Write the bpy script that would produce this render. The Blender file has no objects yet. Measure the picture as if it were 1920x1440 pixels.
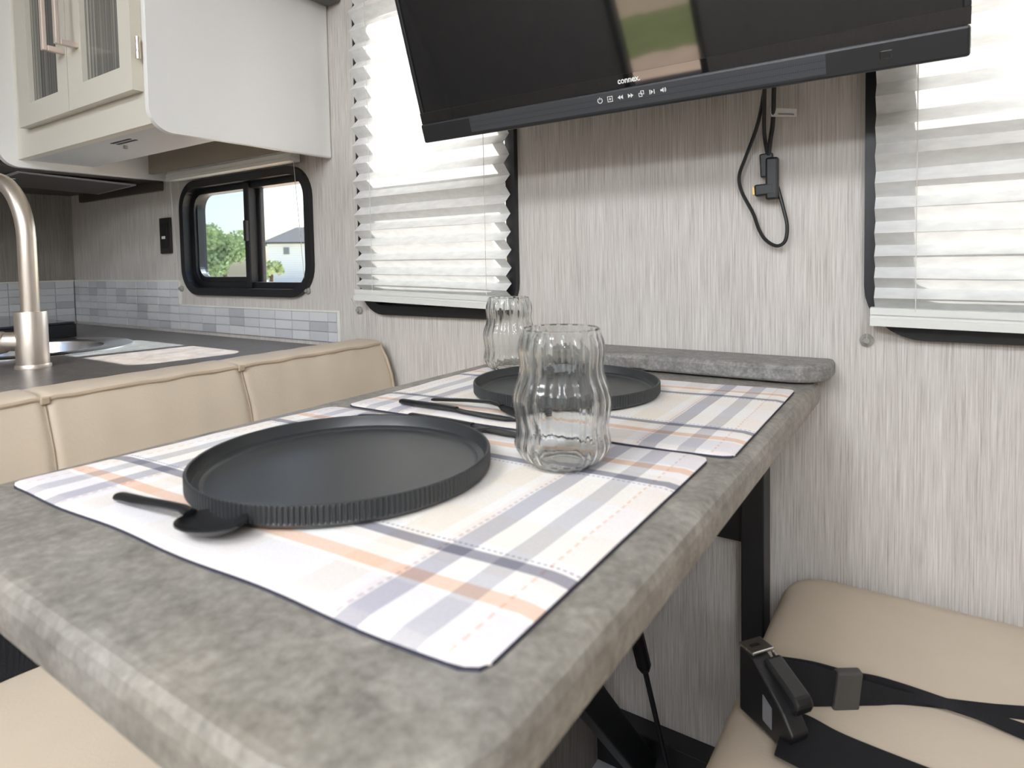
import bpy, bmesh, math, random
from mathutils import Vector, Matrix
random.seed(7)
S = bpy.context.scene
COL = S.collection
PI = math.pi

# ------------------------------------------------------------------ camera
# axes of the room (X along the window wall, Y towards it, Z up) as seen by the
# lens: found from the vanishing points of the photograph (1920x1440)
F = 1175.1
PPX, PPY = 960.0, 545.0
XR = Vector((0.8301, -0.0104, 0.5575))
YR = Vector((0.5572, 0.0494, -0.8289))
ZR = XR.cross(YR).normalized()
YR = ZR.cross(XR).normalized()
XR.normalize()
R3 = Matrix((XR, YR, ZR))            # camera -> world
CAM = Vector((0.0, 0.0, 0.89))
cam_d = bpy.data.cameras.new('camera')
cam = bpy.data.objects.new('camera', cam_d)
COL.objects.link(cam)
cam.matrix_world = Matrix.Translation(CAM) @ R3.to_4x4()
cam_d.sensor_width = 36.0
cam_d.sensor_fit = 'HORIZONTAL'
cam_d.lens = 36.0 * F / 1920.0
cam_d.shift_x = (960.0 - PPX) / 1920.0
cam_d.shift_y = (PPY - 720.0) / 1920.0
cam_d.clip_start = 0.01
cam_d.clip_end = 500
cam_d.dof.use_dof = True
cam_d.dof.focus_distance = 1.02
cam_d.dof.aperture_fstop = 9.0
S.camera = cam

def ray(px, py):
    return R3 @ Vector(((px - PPX) / F, -(py - PPY) / F, -1.0))
def at_z(px, py, z):
    r = ray(px, py); return CAM + r * ((z - CAM.z) / r.z)
def at_y(px, py, y):
    r = ray(px, py); return CAM + r * ((y - CAM.y) / r.y)

# ------------------------------------------------------------------ light
SKY_STRENGTH = 0.34
SUN_STRENGTH = 32.0
CEIL_FILL_STRENGTH = 21.0  # fill panels added overhead, out of view
WALL_FILL_STRENGTH = 60.0  # fill boxes added on the wall behind the camera
W = bpy.data.worlds.new('sky'); S.world = W; W.use_nodes = True
wn = W.node_tree.nodes; wl = W.node_tree.links
bg = wn['Background']
sky = wn.new('ShaderNodeTexSky')
sky.sky_type = 'NISHITA'; sky.sun_disc = False
sky.sun_elevation = math.radians(43); sky.sun_rotation = 0.0
sky.air_density = 1.0; sky.dust_density = 2.0; sky.ozone_density = 1.0
wl.new(sky.outputs[0], bg.inputs[0])
bg.inputs[1].default_value = SKY_STRENGTH
sun_d = bpy.data.lights.new('sun', 'SUN'); sun_d.energy = SUN_STRENGTH
sun_d.angle = math.radians(0.9); sun_d.color = (1.0, 0.985, 0.955)
sun = bpy.data.objects.new('sun', sun_d); COL.objects.link(sun)
sun.rotation_euler = Vector((-0.12, -1.08, -1.0)).to_track_quat('-Z', 'Y').to_euler()
sun.location = (0, 6, 6)
S.view_settings.view_transform = 'Standard'
S.view_settings.look = 'None'
S.view_settings.exposure = 0.0
S.view_settings.gamma = 1.0
S.view_settings.use_curve_mapping = False

# ------------------------------------------------------------------ materials
def lin(c):
    return tuple(((v / 255.0) / 12.92 if v / 255.0 <= 0.04045 else ((v / 255.0 + 0.055) / 1.055) ** 2.4) for v in c) + (1.0,)
def new_mat(name):
    m = bpy.data.materials.new(name); m.use_nodes = True
    return m, m.node_tree.nodes, m.node_tree.links, m.node_tree.nodes['Principled BSDF']
def plain(name, rgb, rough=0.5, metal=0.0, spec=0.5, bump=0.0, bscale=200.0, coat=0.0, vary=0.0, vscale=8.0):
    m, n, l, b = new_mat(name)
    b.inputs['Base Color'].default_value = lin(rgb)
    b.inputs['Roughness'].default_value = rough
    b.inputs['Metallic'].default_value = metal
    b.inputs['Specular IOR Level'].default_value = spec
    b.inputs['Coat Weight'].default_value = coat
    tc = n.new('ShaderNodeTexCoord')
    nz = n.new('ShaderNodeTexNoise'); nz.inputs['Scale'].default_value = vscale; nz.inputs['Detail'].default_value = 3
    l.new(tc.outputs['Object'], nz.inputs['Vector'])
    mx = n.new('ShaderNodeMixRGB'); mx.blend_type = 'MULTIPLY'
    mx.inputs[1].default_value = lin(rgb)
    rp = n.new('ShaderNodeValToRGB')
    lo = 1.0 - max(vary, 0.02)
    rp.color_ramp.elements[0].color = (lo, lo, lo, 1); rp.color_ramp.elements[0].position = 0.3
    rp.color_ramp.elements[1].color = (1, 1, 1, 1); rp.color_ramp.elements[1].position = 0.7
    l.new(nz.outputs[0], rp.inputs[0]); l.new(rp.outputs[0], mx.inputs[2]); mx.inputs[0].default_value = 1
    l.new(mx.outputs[0], b.inputs['Base Color'])
    if bump:
        n2 = n.new('ShaderNodeTexNoise'); n2.inputs['Scale'].default_value = bscale; n2.inputs['Detail'].default_value = 4
        l.new(tc.outputs['Object'], n2.inputs['Vector'])
        bp = n.new('ShaderNodeBump'); bp.inputs['Strength'].default_value = bump; bp.inputs['Distance'].default_value = 0.002
        l.new(n2.outputs[0], bp.inputs['Height']); l.new(bp.outputs[0], b.inputs['Normal'])
    return m
def streaks(name, dark, mid, light, sx=560.0, sz=11.0, rough=0.65):
    m, n, l, b = new_mat(name)
    tc = n.new('ShaderNodeTexCoord')
    geo = n.new('ShaderNodeNewGeometry')
    mp = n.new('ShaderNodeMapping'); mp.inputs['Scale'].default_value = (sx, sx, sz)
    l.new(geo.outputs['Position'], mp.inputs[0])
    n1 = n.new('ShaderNodeTexNoise'); n1.inputs['Scale'].default_value = 1.0; n1.inputs['Detail'].default_value = 4; n1.inputs['Roughness'].default_value = 0.65
    l.new(mp.outputs[0], n1.inputs['Vector'])
    mp2 = n.new('ShaderNodeMapping'); mp2.inputs['Scale'].default_value = (60, 60, 3.0)
    l.new(geo.outputs['Position'], mp2.inputs[0])
    n2 = n.new('ShaderNodeTexNoise'); n2.inputs['Scale'].default_value = 1.0; n2.inputs['Detail'].default_value = 3
    l.new(mp2.outputs[0], n2.inputs['Vector'])
    mx = n.new('ShaderNodeMix'); mx.data_type = 'FLOAT'; mx.inputs[0].default_value = 0.15
    l.new(n1.outputs[0], mx.inputs[2]); l.new(n2.outputs[0], mx.inputs[3])
    rp = n.new('ShaderNodeValToRGB'); cr = rp.color_ramp
    cr.elements[0].position = 0.30; cr.elements[0].color = lin(dark)
    cr.elements[1].position = 0.66; cr.elements[1].color = lin(light)
    e = cr.elements.new(0.47); e.color = lin(mid)
    l.new(mx.outputs[0], rp.inputs[0]); l.new(rp.outputs[0], b.inputs['Base Color'])
    b.inputs['Roughness'].default_value = rough
    bp = n.new('ShaderNodeBump'); bp.inputs['Strength'].default_value = 0.12; bp.inputs['Distance'].default_value = 0.001
    l.new(n1.outputs[0], bp.inputs['Height']); l.new(bp.outputs[0], b.inputs['Normal'])
    return m
def stone(name, dark, mid, light, rough=0.45, s1=28.0, s2=160.0):
    m, n, l, b = new_mat(name)
    geo = n.new('ShaderNodeNewGeometry')
    n1 = n.new('ShaderNodeTexNoise'); n1.inputs['Scale'].default_value = s1; n1.inputs['Detail'].default_value = 6; n1.inputs['Roughness'].default_value = 0.68; n1.inputs['Distortion'].default_value = 0.4
    n2 = n.new('ShaderNodeTexNoise'); n2.inputs['Scale'].default_value = s2; n2.inputs['Detail'].default_value = 4; n2.inputs['Roughness'].default_value = 0.6
    n3 = n.new('ShaderNodeTexNoise'); n3.inputs['Scale'].default_value = 9.0; n3.inputs['Detail'].default_value = 2
    for k in (n1, n2, n3): l.new(geo.outputs['Position'], k.inputs['Vector'])
    mx = n.new('ShaderNodeMix'); mx.data_type = 'FLOAT'; mx.inputs[0].default_value = 0.42
    l.new(n1.outputs[0], mx.inputs[2]); l.new(n2.outputs[0], mx.inputs[3])
    rp = n.new('ShaderNodeValToRGB'); cr = rp.color_ramp
    cr.elements[0].position = 0.33; cr.elements[0].color = lin(dark)
    cr.elements[1].position = 0.66; cr.elements[1].color = lin(light)
    e = cr.elements.new(0.5); e.color = lin(mid)
    l.new(mx.outputs[0], rp.inputs[0])
    warm = n.new('ShaderNodeMixRGB'); warm.blend_type = 'MULTIPLY'
    wr = n.new('ShaderNodeValToRGB')
    wr.color_ramp.elements[0].position = 0.35; wr.color_ramp.elements[0].color = (1, 0.985, 0.985, 1)
    wr.color_ramp.elements[1].position = 0.7; wr.color_ramp.elements[1].color = (1, 0.955, 0.91, 1)
    l.new(n3.outputs[0], wr.inputs[0]); l.new(rp.outputs[0], warm.inputs[1]); l.new(wr.outputs[0], warm.inputs[2]); warm.inputs[0].default_value = 1
    l.new(warm.outputs[0], b.inputs['Base Color'])
    b.inputs['Roughness'].default_value = rough
    bp = n.new('ShaderNodeBump'); bp.inputs['Strength'].default_value = 0.08; bp.inputs['Distance'].default_value = 0.001
    l.new(n2.outputs[0], bp.inputs['Height']); l.new(bp.outputs[0], b.inputs['Normal'])
    return m
def pane_mat(name, tint=(1, 1, 1), gloss=0.08):
    m = bpy.data.materials.new(name); m.use_nodes = True
    n = m.node_tree.nodes; l = m.node_tree.links; n.clear()
    o = n.new('ShaderNodeOutputMaterial'); mx = n.new('ShaderNodeMixShader')
    t = n.new('ShaderNodeBsdfTransparent'); t.inputs[0].default_value = tuple(tint) + (1,)
    g = n.new('ShaderNodeBsdfGlossy'); g.inputs['Roughness'].default_value = 0.02
    lw = n.new('ShaderNodeLayerWeight'); lw.inputs[0].default_value = 0.5
    pw = n.new('ShaderNodeMath'); pw.operation = 'POWER'; l.new(lw.outputs['Facing'], pw.inputs[0]); pw.inputs[1].default_value = 5
    fr = n.new('ShaderNodeMath'); fr.operation = 'MULTIPLY_ADD'; l.new(pw.outputs[0], fr.inputs[0]); fr.inputs[1].default_value = 0.9; fr.inputs[2].default_value = 0.04
    l.new(fr.outputs[0], mx.inputs[0]); l.new(t.outputs[0], mx.inputs[1]); l.new(g.outputs[0], mx.inputs[2]); l.new(mx.outputs[0], o.inputs[0])
    return m
def screen_mesh_mat(name, see=0.5, rgb=(70, 72, 74)):
    m = bpy.data.materials.new(name); m.use_nodes = True
    n = m.node_tree.nodes; l = m.node_tree.links; n.clear()
    o = n.new('ShaderNodeOutputMaterial'); mx = n.new('ShaderNodeMixShader'); mx.inputs[0].default_value = see
    t = n.new('ShaderNodeBsdfTransparent'); d = n.new('ShaderNodeBsdfDiffuse'); d.inputs[0].default_value = lin(rgb)
    l.new(d.outputs[0], mx.inputs[1]); l.new(t.outputs[0], mx.inputs[2]); l.new(mx.outputs[0], o.inputs[0])
    return m
def glass_mat(name):
    m, n, l, b = new_mat(name)
    b.inputs['Base Color'].default_value = (0.97, 0.985, 0.98, 1)
    b.inputs['Roughness'].default_value = 0.0
    b.inputs['IOR'].default_value = 1.45
    b.inputs['Transmission Weight'].default_value = 1.0
    return m
def blind_mat(name):
    m = bpy.data.materials.new(name); m.use_nodes = True
    n = m.node_tree.nodes; l = m.node_tree.links; n.clear()
    o = n.new('ShaderNodeOutputMaterial'); mx = n.new('ShaderNodeMixShader'); mx.inputs[0].default_value = 0.24
    geo = n.new('ShaderNodeNewGeometry')
    mp = n.new('ShaderNodeMapping'); mp.inputs['Scale'].default_value = (45, 45, 120)
    l.new(geo.outputs['Position'], mp.inputs[0])
    nz = n.new('ShaderNodeTexNoise'); nz.inputs['Scale'].default_value = 1.0; nz.inputs['Detail'].default_value = 5
    l.new(mp.outputs[0], nz.inputs['Vector'])
    rp = n.new('ShaderNodeValToRGB')
    rp.color_ramp.elements[0].position = 0.3; rp.color_ramp.elements[0].color = lin((226, 226, 224))
    rp.color_ramp.elements[1].position = 0.65; rp.color_ramp.elements[1].color = lin((240, 240, 237))
    l.new(nz.outputs[0], rp.inputs[0])
    d = n.new('ShaderNodeBsdfDiffuse'); t = n.new('ShaderNodeBsdfTranslucent')
    l.new(rp.outputs[0], d.inputs[0])
    tm = n.new('ShaderNodeMixRGB'); tm.blend_type = 'MULTIPLY'; tm.inputs[0].default_value = 1; tm.inputs[2].default_value = (0.46, 0.46, 0.46, 1)
    l.new(rp.outputs[0], tm.inputs[1]); l.new(tm.outputs[0], t.inputs[0])
    l.new(d.outputs[0], mx.inputs[1]); l.new(t.outputs[0], mx.inputs[2]); l.new(mx.outputs[0], o.inputs[0])
    return m
def emit_mat(name, rgb, s):
    m = bpy.data.materials.new(name); m.use_nodes = True
    n = m.node_tree.nodes; l = m.node_tree.links; n.clear()
    o = n.new('ShaderNodeOutputMaterial'); e = n.new('ShaderNodeEmission')
    e.inputs[0].default_value = lin(rgb); e.inputs[1].default_value = s
    l.new(e.outputs[0], o.inputs[0]); return m

def brushed(name, rgb, rough=0.3, axis='Z'):
    m, n, l, b = new_mat(name)
    geo = n.new('ShaderNodeTexCoord')
    mp = n.new('ShaderNodeMapping'); mp.inputs['Scale'].default_value = (500, 500, 15)
    l.new(geo.outputs['Object'], mp.inputs[0])
    nz = n.new('ShaderNodeTexNoise'); nz.inputs['Scale'].default_value = 1.0; nz.inputs['Detail'].default_value = 2
    l.new(mp.outputs[0], nz.inputs['Vector'])
    rr_ = n.new('ShaderNodeMapRange'); rr_.inputs[3].default_value = rough - 0.06; rr_.inputs[4].default_value = rough + 0.1
    l.new(nz.outputs[0], rr_.inputs[0]); l.new(rr_.outputs[0], b.inputs['Roughness'])
    b.inputs['Base Color'].default_value = lin(rgb); b.inputs['Metallic'].default_value = 1.0
    return m

def plaid_mat():
    m, n, l, b = new_mat('plaid_cotton')
    uv = n.new('ShaderNodeUVMap'); sp = n.new('ShaderNodeSeparateXYZ'); l.new(uv.outputs[0], sp.inputs[0])
    def fold(out):          # distance to the nearer edge, 0..0.5
        a = n.new('ShaderNodeMath'); a.operation = 'SUBTRACT'; a.inputs[0].default_value = 1.0; l.new(out, a.inputs[1])
        c = n.new('ShaderNodeMath'); c.operation = 'MINIMUM'; l.new(out, c.inputs[0]); l.new(a.outputs[0], c.inputs[1])
        return c.outputs[0]
    tu = fold(sp.outputs[0]); tv = fold(sp.outputs[1])
    def ramp(src, stops):
        rp = n.new('ShaderNodeValToRGB'); cr = rp.color_ramp; cr.interpolation = 'CONSTANT'
        cr.elements[0].position = 0.0; cr.elements[0].color = lin(stops[0][1])
        cr.elements[1].position = stops[1][0]; cr.elements[1].color = lin(stops[1][1])
        for p, c in stops[2:]:
            e = cr.elements.new(p); e.color = lin(c)
        l.new(src, rp.inputs[0]); return rp.outputs[0]
    white = (241, 238, 235)
    ru = ramp(tu, [(0, (240, 234, 231)), (0.036, white), (0.070, (205, 203, 205)), (0.103, white), (0.147, (192, 190, 196)),
                   (0.182, (238, 231, 227)), (0.196, white), (0.215, (238, 231, 222)), (0.275, white), (0.40, (239, 234, 227))])
    rv = ramp(tv, [(0, (253, 250, 249)), (0.022, (243, 242, 246)), (0.118, (255, 255, 255)), (0.130, (246, 218, 200)), (0.165, (255, 255, 255)), (0.205, (252, 249, 245)),
                   (0.238, (166, 166, 176)), (0.268, (255, 255, 255)), (0.30, (255, 252, 247)), (0.42, (255, 255, 255))])
    mu = n.new('ShaderNodeMixRGB'); mu.blend_type = 'MULTIPLY'; mu.inputs[0].default_value = 1
    l.new(ru, mu.inputs[1]); l.new(rv, mu.inputs[2])
    # stitched dashes
    def dash(src, lo, hi, along, freq, col, prev):
        a = n.new('ShaderNodeMath'); a.operation = 'GREATER_THAN'; l.new(src, a.inputs[0]); a.inputs[1].default_value = lo
        c = n.new('ShaderNodeMath'); c.operation = 'LESS_THAN'; l.new(src, c.inputs[0]); c.inputs[1].default_value = hi
        k = n.new('ShaderNodeMath'); k.operation = 'MULTIPLY'; l.new(along, k.inputs[0]); k.inputs[1].default_value = freq
        fr = n.new('ShaderNodeMath'); fr.operation = 'FRACT'; l.new(k.outputs[0], fr.inputs[0])
        g = n.new('ShaderNodeMath'); g.operation = 'GREATER_THAN'; l.new(fr.outputs[0], g.inputs[0]); g.inputs[1].default_value = 0.42
        m1 = n.new('ShaderNodeMath'); m1.operation = 'MULTIPLY'; l.new(a.outputs[0], m1.inputs[0]); l.new(c.outputs[0], m1.inputs[1])
        m2 = n.new('ShaderNodeMath'); m2.operation = 'MULTIPLY'; l.new(m1.outputs[0], m2.inputs[0]); l.new(g.outputs[0], m2.inputs[1])
        x = n.new('ShaderNodeMixRGB'); x.blend_type = 'MULTIPLY'; l.new(m2.outputs[0], x.inputs[0]); l.new(prev, x.inputs[1]); x.inputs[2].default_value = lin(col)
        return x.outputs[0]
    c = dash(tu, 0.0385, 0.0425, sp.outputs[1], 34, (247, 226, 214), mu.outputs[0])
    c = dash(tu, 0.186, 0.191, sp.outputs[1], 48, (226, 222, 226), c)
    c = dash(tv, 0.278, 0.283, sp.outputs[0], 110, (190, 188, 196), c)
    # weave
    tc = n.new('ShaderNodeTexCoord')
    nz = n.new('ShaderNodeTexNoise'); nz.inputs['Scale'].default_value = 900; nz.inputs['Detail'].default_value = 2
    l.new(tc.outputs['Object'], nz.inputs['Vector'])
    rw = n.new('ShaderNodeValToRGB'); rw.color_ramp.elements[0].color = (0.93, 0.93, 0.93, 1); rw.color_ramp.elements[0].position = 0.35
    rw.color_ramp.elements[1].position = 0.6; l.new(nz.outputs[0], rw.inputs[0])
    wv = n.new('ShaderNodeMixRGB'); wv.blend_type = 'MULTIPLY'; wv.inputs[0].default_value = 1
    l.new(c, wv.inputs[1]); l.new(rw.outputs[0], wv.inputs[2]); l.new(wv.outputs[0], b.inputs['Base Color'])
    b.inputs['Roughness'].default_value = 0.95; b.inputs['Specular IOR Level'].default_value = 0.1
    bp = n.new('ShaderNodeBump'); bp.inputs['Strength'].default_value = 0.25; bp.inputs['Distance'].default_value = 0.0008
    l.new(nz.outputs[0], bp.inputs['Height']); l.new(bp.outputs[0], b.inputs['Normal'])
    return m
def striped_glass_mat():
    m, n, l, b = new_mat('reeded_pane')
    geo = n.new('ShaderNodeNewGeometry')
    mp = n.new('ShaderNodeMapping'); mp.inputs['Scale'].default_value = (210, 0, 0.4)
    l.new(geo.outputs['Position'], mp.inputs[0])
    nz = n.new('ShaderNodeTexNoise'); nz.inputs['Scale'].default_value = 1; nz.inputs['Detail'].default_value = 5; nz.inputs['Roughness'].default_value = 0.8
    l.new(mp.outputs[0], nz.inputs['Vector'])
    rp = n.new('ShaderNodeValToRGB'); cr = rp.color_ramp
    cr.elements[0].position = 0.35; cr.elements[0].color = lin((62, 63, 64))
    cr.elements[1].position = 0.68; cr.elements[1].color = lin((200, 198, 188))
    e = cr.elements.new(0.47); e.color = lin((98, 98, 97)); e = cr.elements.new(0.57); e.color = lin((130, 128, 118))
    l.new(nz.outputs[0], rp.inputs[0]); l.new(rp.outputs[0], b.inputs['Base Color'])
    b.inputs['Roughness'].default_value = 0.22
    return m
def grille_mat():
    m, n, l, b = new_mat('speaker_grille')
    geo = n.new('ShaderNodeTexCoord')
    vo = n.new('ShaderNodeTexVoronoi'); vo.inputs['Scale'].default_value = 420; vo.inputs['Randomness'].default_value = 0.0
    l.new(geo.outputs['Object'], vo.inputs['Vector'])
    rp = n.new('ShaderNodeValToRGB'); rp.color_ramp.elements[0].position = 0.25; rp.color_ramp.elements[0].color = lin((34, 36, 39))
    rp.color_ramp.elements[1].position = 0.4; rp.color_ramp.elements[1].color = lin((56, 58, 62))
    l.new(vo.outputs[0], rp.inputs[0]); l.new(rp.outputs[0], b.inputs['Base Color'])
    b.inputs['Roughness'].default_value = 0.5
    return m
def siding_mat():
    m, n, l, b = new_mat('white_siding')
    geo = n.new('ShaderNodeNewGeometry'); wv = n.new('ShaderNodeTexWave'); wv.bands_direction = 'Z'; wv.inputs['Scale'].default_value = 2.0
    l.new(geo.outputs['Position'], wv.inputs['Vector'])
    rp = n.new('ShaderNodeValToRGB'); rp.color_ramp.elements[0].color = lin((226, 228, 231)); rp.color_ramp.elements[1].color = lin((240, 241, 243))
    l.new(wv.outputs[0], rp.inputs[0]); l.new(rp.outputs[0], b.inputs['Base Color']); b.inputs['Roughness'].default_value = 0.8
    return m
def ground_mat():
    # concrete pad beside the camper, then a strip of lawn, then gravel
    m, n, l, b = new_mat('yard')
    geo = n.new('ShaderNodeNewGeometry'); sp = n.new('ShaderNodeSeparateXYZ'); l.new(geo.outputs['Position'], sp.inputs[0])
    nz = n.new('ShaderNodeTexNoise'); nz.inputs['Scale'].default_value = 3.0; nz.inputs['Detail'].default_value = 6
    l.new(geo.outputs['Position'], nz.inputs['Vector'])
    ad = n.new('ShaderNodeMath'); ad.operation = 'ADD'; l.new(sp.outputs[1], ad.inputs[0])
    sc = n.new('ShaderNodeMath'); sc.operation = 'MULTIPLY'; l.new(nz.outputs[0], sc.inputs[0]); sc.inputs[1].default_value = 0.5; l.new(sc.outputs[0], ad.inputs[1])
    mr = n.new('ShaderNodeMapRange'); mr.inputs[1].default_value = -20; mr.inputs[2].default_value = 20; l.new(ad.outputs[0], mr.inputs[0])
    rp = n.new('ShaderNodeValToRGB'); cr = rp.color_ramp; cr.interpolation = 'CONSTANT'
    f = lambda y: (y + 20) / 40
    cr.elements[0].position = 0; cr.elements[0].color = lin((176, 158, 132))
    cr.elements[1].position = f(-7.0); cr.elements[1].color = lin((118, 124, 76))
    e = cr.elements.new(f(-5.0)); e.color = lin((196, 172, 150))
    e = cr.elements.new(f(8.0)); e.color = lin((158, 158, 138))
    l.new(mr.outputs[0], rp.inputs[0])
    mx = n.new('ShaderNodeMixRGB'); mx.blend_type = 'MULTIPLY'; mx.inputs[0].default_value = 0.35
    l.new(rp.outputs[0], mx.inputs[1]); l.new(nz.outputs[0], mx.inputs[2]); l.new(mx.outputs[0], b.inputs['Base Color'])
    b.inputs['Roughness'].default_value = 0.95
    return m

M = {}
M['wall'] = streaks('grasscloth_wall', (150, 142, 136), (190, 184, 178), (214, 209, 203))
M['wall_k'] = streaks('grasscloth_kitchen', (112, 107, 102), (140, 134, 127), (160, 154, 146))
M['ceiling'] = plain('ceiling_white', (232, 230, 226), 0.8)
M['floor'] = streaks('plank_floor', (58, 46, 38), (82, 66, 54), (104, 86, 70), 60, 60)
M['stone'] = stone('stone_laminate', (100, 97, 91), (136, 132, 125), (164, 160, 152))
M['ledge'] = stone('ledge_laminate', (92, 91, 88), (126, 124, 121), (156, 155, 152), 0.5, 60.0, 260.0)
M['counter'] = stone('dark_counter', (78, 76, 75), (98, 95, 93), (120, 117, 114), 0.32, 30.0, 150.0)
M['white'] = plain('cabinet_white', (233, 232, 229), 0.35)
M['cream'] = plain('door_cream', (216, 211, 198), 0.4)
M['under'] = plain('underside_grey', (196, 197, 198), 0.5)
M['reeded'] = striped_glass_mat()
M['nickel'] = brushed('brushed_nickel', (226, 216, 204), 0.36)
M['bronze'] = plain('handle_nickel', (226, 210, 198), 0.35, 0.35)
M['steel'] = brushed('steel', (205, 206, 208), 0.22)
M['black'] = plain('black_metal', (24, 24, 26), 0.42)
M['frame'] = plain('window_frame_black', (20, 21, 24), 0.4)
M['plate'] = plain('matte_black_ceramic', (50, 52, 53), 0.37, 0, 0.5, 0.05, 400)
M['cutlery'] = plain('matte_black_steel', (32, 33, 35), 0.36, 0.3)
M['plaid'] = plaid_mat()
M['navy'] = plain('navy_backing', (56, 56, 70), 0.95)
M['glass'] = glass_mat('clear_glass')
M['pane'] = pane_mat('window_glass')
M['pane_tint'] = pane_mat('tinted_window_glass', (0.80, 0.86, 0.90))
M['screen_mesh'] = screen_mesh_mat('insect_mesh', 0.70)
M['blind'] = blind_mat('pleated_fabric')
M['rail'] = plain('blind_rail', (214, 214, 209), 0.5)
M['cord'] = plain('blind_cord', (214, 210, 202), 0.8)
M['clear'] = plain('clear_plastic', (206, 203, 198), 0.1, 0, 0.6)
M['clear'].node_tree.nodes['Principled BSDF'].inputs['Transmission Weight'].default_value = 0.55
M['leather'] = plain('beige_leather', (205, 190, 170), 0.5, 0, 0.4, 0.12, 260, 0, 0.05, 14)
M['piping'] = plain('leather_piping', (186, 168, 146), 0.55)
M['stitch'] = plain('seam_thread', (168, 150, 132), 0.8)
M['tvblack'] = plain('tv_plastic', (30, 31, 34), 0.4)
M['tvscreen'] = plain('tv_screen', (9, 11, 15), 0.05, 0, 0.8, coat=0.6)
M['tvgloss'] = plain('tv_gloss', (10, 10, 12), 0.02, 0, 0.9, coat=0.8)
M['grille'] = grille_mat()
M['ink'] = plain('white_print', (228, 228, 224), 0.6)
M['greyink'] = plain('grey_print', (150, 150, 150), 0.6)
M['cable'] = plain('cable_black', (22, 23, 25), 0.38)
M['gold'] = plain('gold_contact', (206, 172, 108), 0.3, 0.8)
M['tag'] = plain('paper_tag', (226, 225, 220), 0.8)
M['webbing'] = plain('black_webbing', (24, 24, 27), 0.8, 0, 0.3, 0.3, 900)
M['buckle'] = plain('buckle_plastic', (26, 26, 28), 0.35)
M['slider'] = plain('slider_plastic', (66, 64, 62), 0.45)
M['sticker'] = plain('grey_sticker', (122, 122, 128), 0.5)
M['hood'] = plain('hood_dark', (78, 70, 64), 0.4)
M['filter'] = plain('filter_mesh', (112, 108, 104), 0.5, 0.5, 0.5, 0.6, 500)
M['cooktop'] = plain('cooktop_black', (22, 22, 24), 0.35)
M['smoked'] = plain('smoked_glass', (52, 53, 56), 0.08)
M['tiletrim'] = plain('tile_trim', (224, 222, 214), 0.4)
M['grout'] = plain('grout', (214, 214, 212), 0.7)
M['tiles'] = [plain('tile_grey_%d' % i, c, 0.28) for i, c in enumerate([(206, 207, 208), (200, 201, 203), (211, 211, 211), (193, 194, 197), (178, 179, 183), (204, 205, 209)])]
M['greytrim'] = plain('grey_trim', (96, 95, 94), 0.45)
M['sill'] = plain('sill_grey', (176, 178, 182), 0.5)
M['base'] = streaks('bench_base_wood', (96, 90, 86), (128, 121, 115), (150, 143, 136))
M['led'] = emit_mat('led_diffuser', (244, 249, 255), CEIL_FILL_STRENGTH)  # glow of the added ceiling fill
M['lampshade'] = emit_mat('frosted_shade', (244, 249, 255), WALL_FILL_STRENGTH)  # glow of the added wall fill
M['ledframe'] = plain('led_frame', (235, 235, 235), 0.5)  # surround of the added fill panels and boxes
M['siding'] = siding_mat()
M['roof'] = plain('slate_roof', (52, 56, 60), 0.9, 0, 0.2, 0, 10, 0, 0.2, 3)
M['housewin'] = plain('house_window', (120, 130, 138), 0.2)
M['leaf'] = plain('leaf_green', (176, 190, 146), 0.7, 0, 0.3, 0, 10, 0, 0.3, 2)
M['bark'] = plain('bark', (90, 76, 62), 0.9)
M['yard'] = ground_mat()

# ------------------------------------------------------------------ helpers
def tag(o, label=None, cat=None, group=None, kind=None):
    if label: o['label'] = label
    if cat: o['category'] = cat
    if group: o['group'] = group
    if kind: o['kind'] = kind
    return o
def thing(name, loc, label=None, cat=None, group=None, kind=None):
    o = bpy.data.objects.new(name, None); COL.objects.link(o); o.location = loc
    o.empty_display_size = 0.05
    return tag(o, label, cat, group, kind)
def wloc(o):
    v = Vector(o.location)
    return v + wloc(o.parent) if o.parent else v
def obj(name, bm, mat, parent=None, smooth=False, local=False, origin=None):
    """link the bmesh as one object; vertices are given in world space unless local"""
    bmesh.ops.recalc_face_normals(bm, faces=bm.faces)
    me = bpy.data.meshes.new(name)
    if not local:
        if origin is None:
            xs = [v.co for v in bm.verts]
            lo = Vector([min(c[i] for c in xs) for i in range(3)]); hi = Vector([max(c[i] for c in xs) for i in range(3)])
            origin = Vector(((lo.x + hi.x) / 2, (lo.y + hi.y) / 2, lo.z))
        origin = Vector(origin)
        for v in bm.verts: v.co -= origin
    else:
        origin = Vector((0, 0, 0)) if origin is None else Vector(origin)
    if smooth:
        for e in bm.edges:
            if len(e.link_faces) == 2 and e.calc_face_angle(0) > 0.7: e.smooth = False
    bm.to_mesh(me); bm.free()
    me.materials.append(mat)
    if smooth:
        pass
        for p in me.polygons: p.use_smooth = True
    o = bpy.data.objects.new(name, me); COL.objects.link(o)
    if parent is not None:
        o.parent = parent
        o.location = origin if local else origin - wloc(parent)
    else:
        o.location = origin
    return o
def copy_tree(o, loc=None, rz=None, parent=None):
    c = o.copy(); COL.objects.link(c); c.parent = parent
    if loc is not None: c.location = loc
    if rz is not None: c.rotation_euler = (0, 0, rz)
    for ch in o.children: copy_tree(ch, None, None, c)
    return c
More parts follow.
